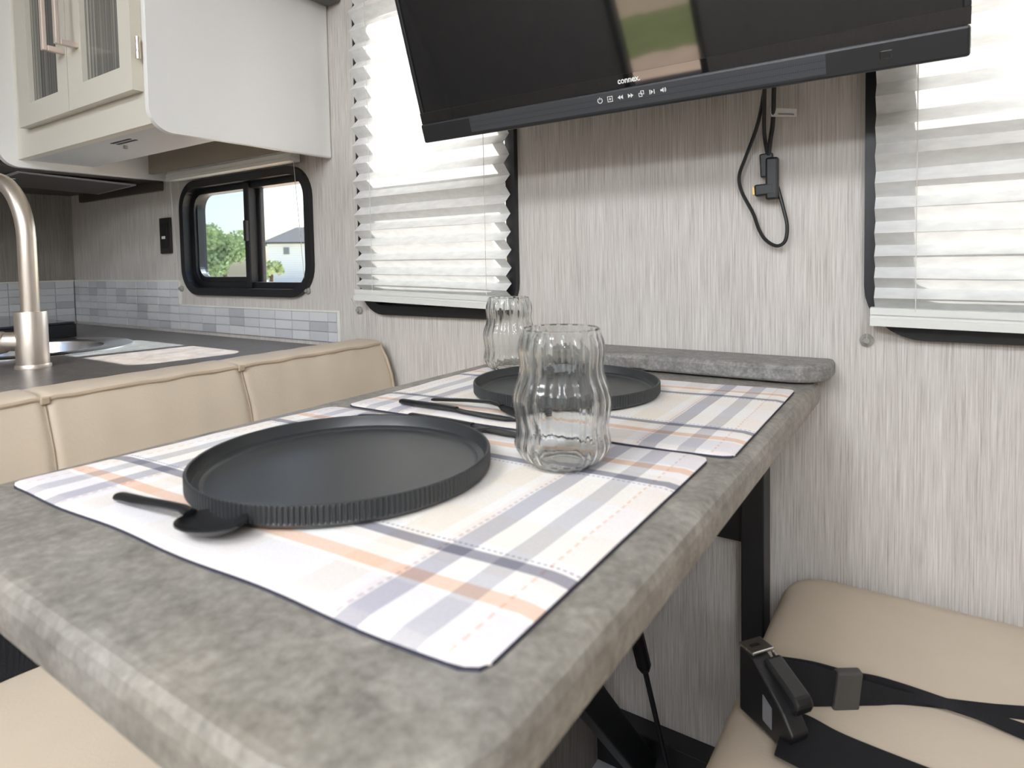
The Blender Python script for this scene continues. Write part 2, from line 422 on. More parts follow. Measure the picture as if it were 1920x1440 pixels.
def box(x0, x1, y0, y1, z0, z1, bevel=0.0, seg=2, bm=None):
    b = bm or bmesh.new()
    vs = [b.verts.new((x, y, z)) for x in (x0, x1) for y in (y0, y1) for z in (z0, z1)]
    fs = [b.faces.new([vs[i] for i in q]) for q in ((0, 1, 3, 2), (4, 6, 7, 5), (0, 4, 5, 1), (2, 3, 7, 6), (0, 2, 6, 4), (1, 5, 7, 3))]
    if bevel:
        es = set()
        for f in fs: es.update(f.edges)
        bmesh.ops.bevel(b, geom=list(es), offset=bevel, segments=seg, profile=0.5, affect='EDGES')
    return b
def obox(c, ax, ay, az, hx, hy, hz, bevel=0.0, bm=None, seg=2):
    """box at centre c with axis vectors and half sizes"""
    t = box(-hx, hx, -hy, hy, -hz, hz, bevel, seg)
    ax, ay, az = Vector(ax).normalized(), Vector(ay).normalized(), Vector(az).normalized()
    for v in t.verts: v.co = Vector(c) + ax * v.co.x + ay * v.co.y + az * v.co.z
    if bm is None: return t
    merge(bm, t); return bm
def merge(a, b):
    me = bpy.data.meshes.new('tmp'); b.to_mesh(me); b.free(); a.from_mesh(me); bpy.data.meshes.remove(me)
    return a
def rr(x0, x1, y0, y1, r, n=8):
    if not isinstance(r, (list, tuple)): r = (r,) * 4
    pts = []
    for (cx, cy, a, q) in ((x1 - r[0], y1 - r[0], 0, r[0]), (x0 + r[1], y1 - r[1], 90, r[1]), (x0 + r[2], y0 + r[2], 180, r[2]), (x1 - r[3], y0 + r[3], 270, r[3])):
        for i in range(n + 1):
            t = math.radians(a + 90 * i / n); pts.append((cx + q * math.cos(t), cy + q * math.sin(t)))
    return pts
def loft(loops, cap0=True, cap1=True, closed=True, bm=None):
    b = bm or bmesh.new()
    L = [[b.verts.new(p) for p in lp] for lp in loops]
    n = len(L[0])
    for i in range(len(L) - 1):
        for k in range(n if closed else n - 1):
            b.faces.new((L[i][k], L[i][(k + 1) % n], L[i + 1][(k + 1) % n], L[i + 1][k]))
    if cap0: b.faces.new(L[0][::-1])
    if cap1: b.faces.new(L[-1])
    return b
def slab(x0, x1, y0, y1, r, levels, n=8):
    """rounded-rectangle plan lofted through (inset, z) levels"""
    rs = r if isinstance(r, (list, tuple)) else (r,) * 4
    return loft([[(p[0], p[1], z) for p in rr(x0 + i, x1 - i, y0 + i, y1 - i, tuple(max(q - i, 0.001) for q in rs), n)] for i, z in levels])
def ring(outer, inner, y0, y1, bm=None):
    """frame in a plane of constant y between two matching loops (x, z)"""
    b = bm or bmesh.new(); n = len(outer)
    A = [b.verts.new((p[0], y0, p[1])) for p in outer]; B = [b.verts.new((p[0], y0, p[1])) for p in inner]
    C = [b.verts.new((p[0], y1, p[1])) for p in outer]; D = [b.verts.new((p[0], y1, p[1])) for p in inner]
    for k in range(n):
        j = (k + 1) % n
        b.faces.new((A[k], A[j], B[j], B[k])); b.faces.new((C[k], D[k], D[j], C[j]))
        b.faces.new((A[k], C[k], C[j], A[j])); b.faces.new((B[k], B[j], D[j], D[k]))
    return b
def tube(pts, r, n=10, bm=None, cap=True):
    """round tube through points; r may be a list"""
    pts = [Vector(p) for p in pts]; rs = r if isinstance(r, (list, tuple)) else [r] * len(pts)
    loops = []; prev = None
    for i, p in enumerate(pts):
        d = (pts[min(i + 1, len(pts) - 1)] - pts[max(i - 1, 0)]).normalized()
        if prev is None:
            u = d.orthogonal().normalized()
        else:
            u = (prev - d * prev.dot(d)).normalized()
        prev = u; v = d.cross(u)
        loops.append([p + (u * math.cos(2 * PI * k / n) + v * math.sin(2 * PI * k / n)) * rs[i] for k in range(n)])
    return loft(loops, cap, cap, True, bm)
def spline(pts, m=8):
    P = [Vector(p) for p in pts]; out = []
    for i in range(len(P) - 1):
        p0, p1, p2, p3 = P[max(i - 1, 0)], P[i], P[i + 1], P[min(i + 2, len(P) - 1)]
        for k in range(m):
            t = k / m
            out.append(0.5 * ((2 * p1) + (p2 - p0) * t + (2 * p0 - 5 * p1 + 4 * p2 - p3) * t * t + (3 * p1 - p0 - 3 * p2 + p3) * t ** 3))
    out.append(P[-1]); return out
def lathe(prof, n=48, cap0=False, cap1=False):
    """profile (r, z) about the local z axis"""
    return loft([[(r * math.cos(2 * PI * k / n), r * math.sin(2 * PI * k / n), z) for k in range(n)] for r, z in prof], cap0, cap1)
def ribbon(ea, eb, t=0.0018, m=8):
    """strap between two edge polylines, with thickness"""
    A = spline(ea, m); B = spline(eb, m)
    loops = []
    for i in range(len(A)):
        d = (A[min(i + 1, len(A) - 1)] - A[max(i - 1, 0)]).normalized()
        nrm = (B[i] - A[i]).cross(d).normalized() * (t / 2)
        loops.append([A[i] - nrm, A[i] + nrm, B[i] + nrm, B[i] - nrm])
    return loft(loops)
def plate_holes(outer, holes, y0, y1):
    """flat wall in the x-z plane with holes, thick from y0 to y1"""
    b = bmesh.new(); es = []
    for lp in [outer] + holes:
        vs = [b.verts.new((p[0], y0, p[1])) for p in lp]
        for k in range(len(vs)): es.append(b.edges.new((vs[k], vs[(k + 1) % len(vs)])))
    g = bmesh.ops.triangle_fill(b, use_beauty=True, use_dissolve=False, edges=es)
    fs = [f for f in b.faces]
    e = bmesh.ops.extrude_face_region(b, geom=fs)
    for v in [x for x in e['geom'] if isinstance(x, bmesh.types.BMVert)]: v.co.y = y1
    return b

# ------------------------------------------------------------------ room shell
WY = 0.975            # face of the window wall
LX, RX, FY, CZ = -2.51, 1.7, -1.5, 1.98
K = dict(x0=-1.788, x1=-1.218, z0=0.812, z1=1.130, r=0.078)      # kitchen window
T1 = dict(x0=-1.054, x1=-0.638, z0=0.780, z1=1.500, r=0.070)     # window behind the television
T2 = dict(x0=-0.077, x1=0.363, z0=0.777, z1=1.500, r=0.070)      # window on the other side of it
def hole(w, i=0.012): return rr(w['x0'] + i, w['x1'] - i, w['z0'] + i, w['z1'] - i, w['r'] - i)
wb = plate_holes([(LX, 0), (RX, 0), (RX, CZ), (LX, CZ)], [hole(K), hole(T1), hole(T2)], WY, WY + 0.045)
tag(obj('wall_back', wb, M['wall']), kind='structure')
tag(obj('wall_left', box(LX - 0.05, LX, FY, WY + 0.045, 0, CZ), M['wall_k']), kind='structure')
tag(obj('wall_right', box(RX, RX + 0.05, FY, WY + 0.045, 0, CZ), M['wall']), kind='structure')
DX0, DX1 = -1.345, -0.915     # doorway opposite
wf = plate_holes([(LX, 0), (DX0, 0), (DX0, 1.85), (DX1, 1.85), (DX1, 0), (RX, 0), (RX, CZ), (LX, CZ)], [], FY - 0.05, FY)
tag(obj('wall_front', wf, M['wall']), kind='structure')
tag(obj('floor', box(LX - 0.05, RX + 0.05, FY - 0.05, WY + 0.045, -0.06, 0), M['floor']), kind='structure')
tag(obj('ceiling', box(LX - 0.05, RX + 0.05, FY - 0.05, WY + 0.045, CZ, CZ + 0.06), M['ceiling']), kind='structure')
tag(obj('ground', box(-70, 40, -60, 80, -0.75, -0.65), M['yard']), kind='structure')
tag(obj('trim_1', box(-1.145, -1.098, 0.575, WY - 0.001, 1.470, 1.56, 0.008), M['greytrim']), kind='structure')
# grey sill at the foot of the wall under the table
sl = thing('baseboard_back', (-0.35, 0.87, 0), kind='structure')
obj('sill_top', box(-0.92, -0.16, 0.765, WY - 0.0005, 0.0, 0.032, 0.006), M['sill'], sl)

def window(name, w, left):
    t = thing(name, ((w['x0'] + w['x1']) / 2, WY, w['z0']), kind='structure')
    o = rr(w['x0'], w['x1'], w['z0'], w['z1'], w['r'])
    i1 = rr(w['x0'] + 0.020, w['x1'] - 0.020, w['z0'] + 0.020, w['z1'] - 0.020, w['r'] - 0.02)
    b = ring(o, i1, WY - 0.012, WY + 0.001)
    h = rr(w['x0'] + 0.013, w['x1'] - 0.013, w['z0'] + 0.013, w['z1'] - 0.013, w['r'] - 0.013)
    i2 = rr(w['x0'] + left, w['x1'] - 0.024, w['z0'] + (0.036 if left < 0.05 else 0.086), w['z1'] - 0.036, w['r'] - 0.034)
    ring(h, i1, WY + 0.001, WY + 0.050, b)
    obj('frame', b, M['frame'], t)
    obj('sash', ring(i1, i2, WY + 0.012, WY + 0.046), M['frame'], t)
    return t
# kitchen slider
w1 = window('window_1', K, 0.036)
obj('mullion', box(-1.502, -1.481, WY + 0.004, WY + 0.030, K['z0'] + 0.02, K['z1'] - 0.02, 0.003), M['frame'], w1)
obj('slider_stile', box(-1.494, -1.468, WY + 0.0305, WY + 0.044, K['z0'] + 0.03, K['z1'] - 0.03, 0.003), M['frame'], w1)
obj('pane', box(-1.760, -1.496, WY + 0.036, WY + 0.040, K['z0'] + 0.03, K['z1'] - 0.03), M['pane_tint'], w1)
obj('pane', box(-1.480, -1.240, WY + 0.024, WY + 0.028, K['z0'] + 0.03, K['z1'] - 0.03), M['pane'], w1)
obj('inner_border', ring(rr(K['x0'] + 0.03, -1.490, K['z0'] + 0.03, K['z1'] - 0.025, (0.004, 0.05, 0.05, 0.004)), rr(-1.748, -1.495, 0.862, 1.098, (0.003, 0.035, 0.035, 0.003)), WY + 0.020, WY + 0.034), M['frame'], w1)
obj('latch', box(-1.489, -1.479, WY - 0.008, WY + 0.004, 0.955, 1.010, 0.003), M['black'], w1)
for nm, w in (('window_2', T1), ('window_3', T2)):
    t = window(nm, w, 0.061)
    zr = 1.060
    obj('meeting_rail', box(w['x0'] + 0.02, w['x1'] - 0.02, WY + 0.010, WY + 0.046, zr - 0.02, zr + 0.02, 0.003), M['frame'], t)
    obj('pane', box(w['x0'] + 0.03, w['x1'] - 0.03, WY + 0.036, WY + 0.040, zr, w['z1'] - 0.03), M['pane'], t)
    obj('pane', box(w['x0'] + 0.03, w['x1'] - 0.03, WY + 0.026, WY + 0.030, w['z0'] + 0.03, zr), M['pane'], t)
    obj('insect_screen', box(w['x0'] + 0.03, w['x1'] - 0.03, WY + 0.041, WY + 0.0415, w['z0'] + 0.03, zr - 0.005), M['screen_mesh'], t)

# doorway lining opposite
dr = thing('door_1', ((DX0 + DX1) / 2, FY, 0), kind='structure')
obj('jamb', box(DX0, DX0 + 0.03, FY - 0.05, FY + 0.012, 0, 1.85), M['greytrim'], dr)
obj('jamb', box(DX1 - 0.03, DX1, FY - 0.05, FY + 0.012, 0, 1.85), M['greytrim'], dr)
obj('head', box(DX0, DX1, FY - 0.05, FY + 0.012, 1.82, 1.85), M['greytrim'], dr)

# glowing fill panels added on the unseen ceiling to brighten the room
for i, (x, y, sx, sy) in enumerate([(-0.55, -0.90, 0.7, 0.52), (0.55, -0.90, 0.7, 0.52), (-1.65, -0.90, 0.3, 0.30)]):
    t = thing('ceiling_light', (x, y, CZ - 0.025), ['flush white LED panel in the middle of the aisle ceiling', 'flush white LED panel across the aisle from the belted bench', 'flush white LED panel across the aisle from the kitchen counter'][i], 'ceiling light', 'LED panels on the ceiling')
    b = ring(rr(x - sx / 2 - 0.02, x + sx / 2 + 0.02, y - sy / 2 - 0.02, y + sy / 2 + 0.02, 0.03), rr(x - sx / 2, x + sx / 2, y - sy / 2, y + sy / 2, 0.012), 0, 0.025)
    for v in b.verts: v.co = Vector((v.co.x, v.co.z, CZ - 0.025 + v.co.y))
    obj('light_frame', b, M['ledframe'], t)
    obj('diffuser', box(x - sx / 2, x + sx / 2, y - sy / 2, y + sy / 2, CZ - 0.018, CZ - 0.004), M['led'], t)

# glowing fill boxes added out of view opposite the windows, softening the television's shadow
for i, x in enumerate((-0.30, 0.80)):
    t = thing('wall_lamp', (x, FY, 1.56), ['frosted wall lamp beside the open doorway', 'frosted wall lamp further along from the open doorway'][i], 'wall lamp', 'wall lamps opposite the windows')
    obj('back_plate', box(x - 0.20, x + 0.20, FY + 0.0005, FY + 0.02, 1.56, 1.72, 0.004), M['ledframe'], t)
    obj('shade', box(x - 0.18, x + 0.18, FY + 0.0205, FY + 0.08, 1.575, 1.705, 0.012), M['lampshade'], t)

# ------------------------------------------------------------------ dining table
tb = thing('dining_table', (-0.376, 0.5, 0.0), 'grey stone laminate dining table folding from the window wall on black brackets', 'table')
obj('tabletop', slab(-0.625, -0.125, 0.118, 0.935, (0.012, 0.012, 0.07, 0.07),
    [(0.012, 0.684), (0.006, 0.686), (0.001, 0.692), (0, 0.698), (0, 0.710), (0.002, 0.716), (0.006, 0.7193), (0.010, 0.72)], 12), M['stone'], tb, False)
obj('wall_post', box(-0.230, -0.198, 0.930, WY - 0.001, 0.032, 0.684, 0.002), M['black'], tb)
obj('wall_post', box(-0.556, -0.528, 0.930, WY - 0.001, 0.032, 0.684, 0.002), M['black'], tb)
obj('back_plate', box(-0.528, -0.230, 0.950, WY - 0.001, 0.464, 0.684, 0.001), M['black'], tb)
obj('crossbar', box(-0.528, -0.230, 0.935, WY - 0.001, 0.032, 0.110, 0.002), M['black'], tb)
br = obj('folding_arm', obox(((-0.375), 0.665, 0.378), (1, 0, 0), Vector((0, 0.93 - 0.42, 0.06 - 0.685)).normalized(), Vector((0, 0.625, 0.51)), 0.012, 0.402, 0.022, 0.002), M['black'], tb)
obj('bolt', tube([(-0.363, 0.715, 0.345), (-0.358, 0.715, 0.345)], 0.006, 10), M['steel'], br)
st = obj('gas_strut', tube([(-0.338, 0.66, 0.684), (-0.338, 0.822, 0.310), (-0.338, 0.826, 0.300)], [0.0105, 0.0105, 0.007], 12), M['black'], tb)
obj('strut_rod', tube([(-0.338, 0.822, 0.310), (-0.338, 0.924, 0.068)], 0.004, 8), M['black'], st)
for zz in (0.066, 0.088): obj('bolt', tube([(-0.290, 0.936, zz), (-0.290, 0.930, zz)], 0.0055, 10), M['steel'], tb)

lg = obj('wall_ledge', slab(-0.560, -0.112, 0.882, WY - 0.0005, (0.004, 0.004, 0.05, 0.05),
    [(0.004, 0.7225), (0.001, 0.7245), (0, 0.727), (0, 0.740), (0.003, 0.7445), (0.007, 0.746)], 10), M['ledge'])
tag(lg, 'grey speckled laminate ledge fixed to the wall over the table end', 'shelf')

# ------------------------------------------------------------------ placemats
def placemat(label, C, grp):
    a, b_, c, d = [Vector(p) for p in C]
    t = thing('placemat', ((a.x + c.x) / 2, (a.y + c.y) / 2, 0.72), label, 'placemat', grp)
    NX, NY = 56, 42
    def P(u, v):
        p = a * (1 - u) * (1 - v) + b_ * u * (1 - v) + c * u * v + d * (1 - u) * v
        # softened corners and slightly wandering hem
        du, dv = min(u, 1 - u), min(v, 1 - v)
        cut = max(0.0, 0.018 - du) * max(0.0, 0.024 - dv) * 14.0
        cu, cv = (0.5 - u), (0.5 - v)
        w = 0.0012 * math.sin(u * 19 + a.y * 40) * (1 if dv < 0.02 else 0) + 0.0012 * math.sin(v * 17 + a.x * 30) * (1 if du < 0.02 else 0)
        return Vector((p.x + cu * cut * 0.9, p.y + cv * cut * 0.9 + w, 0))
    def H(u, v):
        return 0.0004 * math.sin(u * 23 + v * 9) * math.sin(v * 17 + 1.3) + 0.0002
    bm = bmesh.new(); uvl = bm.loops.layers.uv.new('UVMap')
    G = [[None] * (NY + 1) for _ in range(NX + 1)]; uvs = {}
    for i in range(NX + 1):
        for j in range(NY + 1):
            u, v = i / NX, j / NY; p = P(u, v)
            e = 0.0014 if min(i, j, NX - i, NY - j) == 0 else 0.0
            vv = bm.verts.new((p.x, p.y, 0.7238 + H(u, v) - e)); G[i][j] = vv; uvs[vv] = (u, v)
    for i in range(NX):
        for j in range(NY): bm.faces.new((G[i][j], G[i + 1][j], G[i + 1][j + 1], G[i][j + 1]))
    # skirt down to the backing
    bound = [G[i][0] for i in range(NX)] + [G[NX][j] for j in range(NY)] + [G[i][NY] for i in range(NX, 0, -1)] + [G[0][j] for j in range(NY, 0, -1)]
    low = []
    for vtx in bound:
        q = bm.verts.new((vtx.co.x, vtx.co.y, 0.7212)); low.append(q); uvs[q] = uvs[vtx]
    for k in range(len(bound)):
        j = (k + 1) % len(bound); bm.faces.new((bound[k], low[k], low[j], bound[j]))
    bm.faces.new(low[::-1])
    for f in bm.faces:
        for lp in f.loops: lp[uvl].uv = uvs[lp.vert]
    obj('woven_top', bm, M['plaid'], t, True)
    cx = sum(v.x for v in (a, b_, c, d)) / 4; cy = sum(v.y for v in (a, b_, c, d)) / 4
    per = [P(i / 40, 0) for i in range(40)] + [P(1, i / 30) for i in range(30)] + [P(1 - i / 40, 1) for i in range(40)] + [P(0, 1 - i / 30) for i in range(30)]
    grow = lambda p, g: (p.x + math.copysign(g, p.x - cx) * min(1, abs(p.x - cx) / 0.2), p.y + math.copysign(g, p.y - cy) * min(1, abs(p.y - cy) / 0.14))
    L0 = [grow(p, 0.0006) + (0.7203,) for p in per]; L1 = [grow(p, 0.0006) + (0.7220,) for p in per]
    tag(obj('backing', loft([L0, L1]), M['navy'], t), 'dark navy hemmed backing')
    return t
placemat('white plaid placemat at the rounded free end of the dining table', [(-0.604, 0.180), (-0.152, 0.196), (-0.154, 0.522), (-0.592, 0.489)], 'plaid placemats on the dining table')
placemat('white plaid placemat beside the wall ledge, set with a plate and glass', [(-0.580, 0.503), (-0.138, 0.531), (-0.142, 0.842), (-0.590, 0.797)], 'plaid placemats on the dining table')

# ------------------------------------------------------------------ plates
MZ = 0.7249
def make_plate():
    NR = 200; N = NR * 4
    prof = [(0.0, 0.0025), (0.045, 0.0020), (0.098, 0.0000), (0.1120, 0.0000), (0.1165, 0.0012), (0.1188, 0.0038), (0.1190, 0.0050), (0.1190, 0.0105), (0.1190, 0.0160), (0.1186, 0.0172), (0.1176, 0.0178), (0.1166, 0.0172),
            (0.1160, 0.0150), (0.1150, 0.0095), (0.1138, 0.0072), (0.1110, 0.0064), (0.1085, 0.0062), (0.1072, 0.0048), (0.1050, 0.0042), (0.080, 0.0040), (0.040, 0.0040), (0.0, 0.0040)]
    ribbed = {6, 7, 8}
    bm = bmesh.new(); rings = []
    for i, (r, z) in enumerate(prof):
        if r == 0.0:
            rings.append([bm.verts.new((0, 0, z))]); continue
        lp = []
        for k in range(N):
            ph = k % 4
            d = (0.0, 0.0, -0.0013, -0.0013)[ph] if i in ribbed else ((0, 0, -0.0005, -0.0005)[ph] if i in (5, 9) else 0.0)
            a = 2 * PI * k / N
            lp.append(bm.verts.new(((r + d) * math.cos(a), (r + d) * math.sin(a), z)))
        rings.append(lp)
    for i in range(len(rings) - 1):
        A, B = rings[i], rings[i + 1]
        for k in range(N):
            j = (k + 1) % N
            if len(A) == 1: bm.faces.new((A[0], B[j], B[k]))
            elif len(B) == 1: bm.faces.new((A[k], A[j], B[0]))
            else: bm.faces.new((A[k], A[j], B[j], B[k]))
    o = obj('dinner_plate', bm, M['plate'], None, True, True)
    for pg in o.data.polygons:
        c = pg.center; rad_ = math.hypot(c.x, c.y)
        if rad_ > 0.1165 and c.z > 0.004 and c.z < 0.0162: pg.use_smooth = False
    return o
p1 = make_plate(); p1.location = (-0.391, 0.337, MZ); p1.scale = (0.978, 0.978, 0.92)
tag(p1, 'black ribbed-rim plate on the placemat at the rounded free table end', 'plate', 'black ribbed plates')
p2 = p1.copy(); COL.objects.link(p2); p2.location = (-0.383, 0.687, MZ); p2.rotation_euler = (0, 0, 0.4)
tag(p2, 'black ribbed-rim plate beside the knife and fork, near the wall ledge', 'plate', 'black ribbed plates')

# ------------------------------------------------------------------ glasses
def make_glass():
    H = 0.110
    key = [(0.0, 0.0250), (0.003, 0.0290), (0.008, 0.0345), (0.0175, 0.0390), (0.026, 0.0370), (0.034, 0.0365), (0.043, 0.0383), (0.0535, 0.0396), (0.062, 0.0378), (0.071, 0.0343), (0.079, 0.0328), (0.087, 0.0336), (0.094, 0.0346), (0.101, 0.0334), (0.107, 0.0317), (0.1095, 0.0315)]
    def rad(z):
        for (z0, r0), (z1, r1) in zip(key, key[1:]):
            if z <= z1:
                t = (z - z0) / (z1 - z0); t = t * t * (3 - 2 * t) if False else t
                return r0 + (r1 - r0) * t
        return key[-1][1]
    zs = [H * i / 56 for i in range(57)]
    sm = [sum(rad(min(max(z + k * 0.0014, 0), 0.1095)) for k in (-2, -1, 0, 1, 2)) / 5 for z in zs]
    N = 160; FL = 20
    def pt(r, z, k, amp):
        a = 2 * PI * k / N
        fade = min(1, z / 0.012) * min(1, (H - z) / 0.010) if z < H else 0
        rrr = r + amp * max(0, fade) * math.cos(FL * a + 9 * z)
        return (rrr * math.cos(a), rrr * math.sin(a), z)
    loops = [[pt(0.004, 0.0022, k, 0) for k in range(N)], [pt(0.020, 0.0018, k, 0) for k in range(N)], [pt(0.024, 0.0, k, 0) for k in range(N)]]
    loops += [[pt(r, z, k, 0.0011) for k in range(N)] for r, z in zip(sm, zs) if z > 0.0005]
    loops.append([pt(sm[-1] - 0.0012, H + 0.0008, k, 0) for k in range(N)])
    loops += [[pt(r - 0.0022, z, k, 0.0011) for k in range(N)] for r, z in reversed(list(zip(sm, zs))) if z > 0.0055]
    loops.append([pt(0.022, 0.0046, k, 0) for k in range(N)]); loops.append([pt(0.004, 0.0042, k, 0) for k in range(N)])
    return obj('drinking_glass', loft(loops), M['glass'], None, True, True)
g1 = make_glass(); g1.location = (-0.249, 0.440, MZ)
tag(g1, 'clear wavy fluted tumbler standing between the two black plates', 'glass', 'wavy fluted tumblers')
g2 = g1.copy(); COL.objects.link(g2); g2.location = (-0.5365, 0.788, MZ); g2.rotation_euler = (0, 0, 0.6)
tag(g2, 'clear wavy fluted tumbler on the outer corner of the placemat by the wall', 'glass', 'wavy fluted tumblers')

# ------------------------------------------------------------------ cutlery
def bar(stations, n=10):
    """lofted flat bar along local x: (x, z_centre, half_width, half_thickness)"""
    return loft([[(x, hw * math.cos(2 * PI * k / n), z + ht * math.sin(2 * PI * k / n)) for k in range(n)] for x, z, hw, ht in stations])
def make_spoon():
    bm = bmesh.new(); NU, NV = 26, 16
    def bowl(u, v, off):
        # u -1..1 along, v -1..1 across
        x = 0.122 + 0.0285 * u
        hw = 0.0185 * math.sqrt(max(0.0, 1 - u * u)) * (1.0 - 0.12 * u)
        d = 0.0085 * (1 - u * u) * (1 - v * v)
        return (x, hw * v, 0.0098 + 0.002 * u - d - off)
    T = [[bm.verts.new(bowl(-0.999 + 1.998 * i / NU, -1 + 2 * j / NV, 0.0)) for j in range(NV + 1)] for i in range(NU + 1)]
    B = [[bm.verts.new(bowl(-0.999 + 1.998 * i / NU, -1 + 2 * j / NV, 0.0013)) for j in range(NV + 1)] for i in range(NU + 1)]
    for i in range(NU):
        for j in range(NV):
            bm.faces.new((T[i][j], T[i + 1][j], T[i + 1][j + 1], T[i][j + 1])); bm.faces.new((B[i][j], B[i][j + 1], B[i + 1][j + 1], B[i + 1][j]))
        bm.faces.new((T[i][0], B[i][0], B[i + 1][0], T[i + 1][0])); bm.faces.new((T[i][NV], T[i + 1][NV], B[i + 1][NV], B[i][NV]))
    t = thing('spoon', (0, 0, 0))
    obj('bowl', bm, M['cutlery'], t, True, True)
    obj('handle', bar([(0.0, 0.0030, 0.0035, 0.0022), (0.004, 0.0034, 0.0055, 0.0028), (0.03, 0.0050, 0.0052, 0.0028), (0.065, 0.0085, 0.0042, 0.0026), (0.088, 0.0102, 0.0038, 0.0024), (0.097, 0.0090, 0.0050, 0.0018)]), M['cutlery'], t, True, True)
    return t
def make_fork():
    t = thing('fork', (0, 0, 0))
    obj('handle', bar([(0.0, 0.0040, 0.0030, 0.0016), (0.004, 0.0046, 0.0046, 0.0020), (0.05, 0.0085, 0.0038, 0.0020), (0.085, 0.0105, 0.0032, 0.0019), (0.100, 0.0080, 0.0048, 0.0015)]), M['cutlery'], t, True, True)
    obj('head', bar([(0.096, 0.0088, 0.0040, 0.0013), (0.106, 0.0050, 0.0100, 0.0012), (0.118, 0.0026, 0.0118, 0.0011), (0.123, 0.0022, 0.0118, 0.0010)]), M['cutlery'], t, True, True)
    for k in range(4):
        b = bar([(0.122, 0.0022, 0.0016, 0.0010), (0.140, 0.0030, 0.0014, 0.0009), (0.155, 0.0056, 0.0007, 0.0006)], 6)
        for v in b.verts: v.co.y += -0.0096 + 0.0064 * k
        obj('tine', b, M['cutlery'], t, True, True)
    return t
def make_knife():
    t = thing('knife', (0, 0, 0))
    obj('handle', bar([(0.0, 0.0032, 0.0030, 0.0024), (0.003, 0.0034, 0.0046, 0.0032), (0.05, 0.0036, 0.0048, 0.0034), (0.085, 0.0034, 0.0040, 0.0030)]), M['cutlery'], t, True, True)
    obj('blade', bar([(0.082, 0.0032, 0.0036, 0.0026), (0.092, 0.0022, 0.0060, 0.0012), (0.130, 0.0016, 0.0080, 0.0009), (0.152, 0.0014, 0.0072, 0.0008), (0.164, 0.0013, 0.0018, 0.0006)]), M['cutlery'], t, True, True)
    return t
def place(t, a, ang, label, cat, grp, z=MZ):
    t.location = (a[0], a[1], z); t.rotation_euler = (0, 0, ang); tag(t, label, cat, grp); return t
sp1 = place(make_spoon(), (-0.4825, 0.2070), 0.03, 'matte black spoon lying on the placemat, bowl against the plate rim', 'spoon', 'black spoons')
sp1.scale = (0.94, 0.96, 1.0)
sp2 = place(copy_tree(sp1), (-0.470, 0.818), -0.02, 'matte black spoon tucked between a plate and the wall ledge', 'spoon', 'black spoons')
kn1 = place(make_knife(), (-0.519, 0.5320), 0.0, 'matte black knife next to the fork on the wall-side placemat', 'knife', 'black knives')
kn2 = place(copy_tree(kn1), (-0.462, 0.4860), 0.0, 'matte black knife reaching from behind a plate to the tumbler', 'knife', 'black knives')
fk1 = place(make_fork(), (-0.489, 0.5545), 0.0, 'matte black fork lying in full view on the wall-side placemat', 'fork', 'black forks')
fk2 = place(copy_tree(fk1), (-0.505, 0.4550), 0.10, 'matte black fork mostly hidden between the knife and the free-end plate', 'fork', 'black forks')

# ------------------------------------------------------------------ television
a = math.radians(17.6)
TV0 = Vector((-0.702, 0.800, 1.090)); TU = Vector((1, 0, 0)); TVv = Vector((0, -math.sin(a), math.cos(a))); TN = Vector((0, -math.cos(a), -math.sin(a)))
def tvp(u, v, w): return TV0 + TU * u + TVv * v + TN * w
def tvbox(u0, u1, v0, v1, w0, w1, bevel=0.0, seg=2):
    return obox(tvp((u0 + u1) / 2, (v0 + v1) / 2, (w0 + w1) / 2), TU, TVv, TN, (u1 - u0) / 2, (v1 - v0) / 2, (w1 - w0) / 2, bevel, None, seg)
tv = thing('television', (-0.337, 0.85, 1.09), 'black flat-screen television tilted down on the window wall', 'television')
obj('back_shell', tvbox(0.004, 0.727, 0.030, 0.449, -0.045, -0.006, 0.006), M['tvblack'], tv)
bz = bmesh.new()
for q in ((0, 0.007, 0.047, 0.452), (0.724, 0.731, 0.047, 0.452), (0.007, 0.724, 0.444, 0.452)):
    merge(bz, tvbox(q[0], q[1], q[2], q[3], -0.010, 0.003, 0.0015))
obj('bezel', bz, M['tvblack'], tv)
obj('screen', tvbox(0.007, 0.724, 0.0475, 0.444, -0.008, 0.0), M['tvscreen'], tv)
gl = obj('gloss_strip', tvbox(0.0, 0.731, 0.0305, 0.0475, -0.010, 0.0035, 0.0002, 1), M['tvgloss'], tv)
gr = obj('speaker_bar', tvbox(0.0, 0.731, 0.0, 0.0305, -0.014, 0.008, 0.003), M['tvblack'], tv)
obj('speaker_grille', tvbox(0.10, 0.60, 0.0055, 0.0275, 0.006, 0.0083), M['grille'], gr)
obj('infrared_window', tvbox(0.652, 0.664, 0.011, 0.020, 0.006, 0.0084, 0.001), M['tvgloss'], gr)
def tvmesh(name, polys, w, mat, parent):
    """flat print on the set: polygons in (u, v) raised by w"""
    bm = bmesh.new()
    for poly in polys:
        lo = [bm.verts.new(tvp(p[0], p[1], w)) for p in poly]; hi = [bm.verts.new(tvp(p[0], p[1], w + 0.0003)) for p in poly]
        n = len(poly); bm.faces.new(hi); bm.faces.new(lo[::-1])
        for k in range(n): bm.faces.new((lo[k], lo[(k + 1) % n], hi[(k + 1) % n], hi[k]))
    return obj(name, bm, mat, parent)
def arc(cu, cv, r0, r1, a0, a1, n=14):
    out = []
    for k in range(n):
        t0 = math.radians(a0 + (a1 - a0) * k / n); t1 = math.radians(a0 + (a1 - a0) * (k + 1) / n)
        out.append([(cu + r0 * math.cos(t0), cv + r0 * math.sin(t0)), (cu + r1 * math.cos(t0), cv + r1 * math.sin(t0)), (cu + r1 * math.cos(t1), cv + r1 * math.sin(t1)), (cu + r0 * math.cos(t1), cv + r0 * math.sin(t1))])
    return out
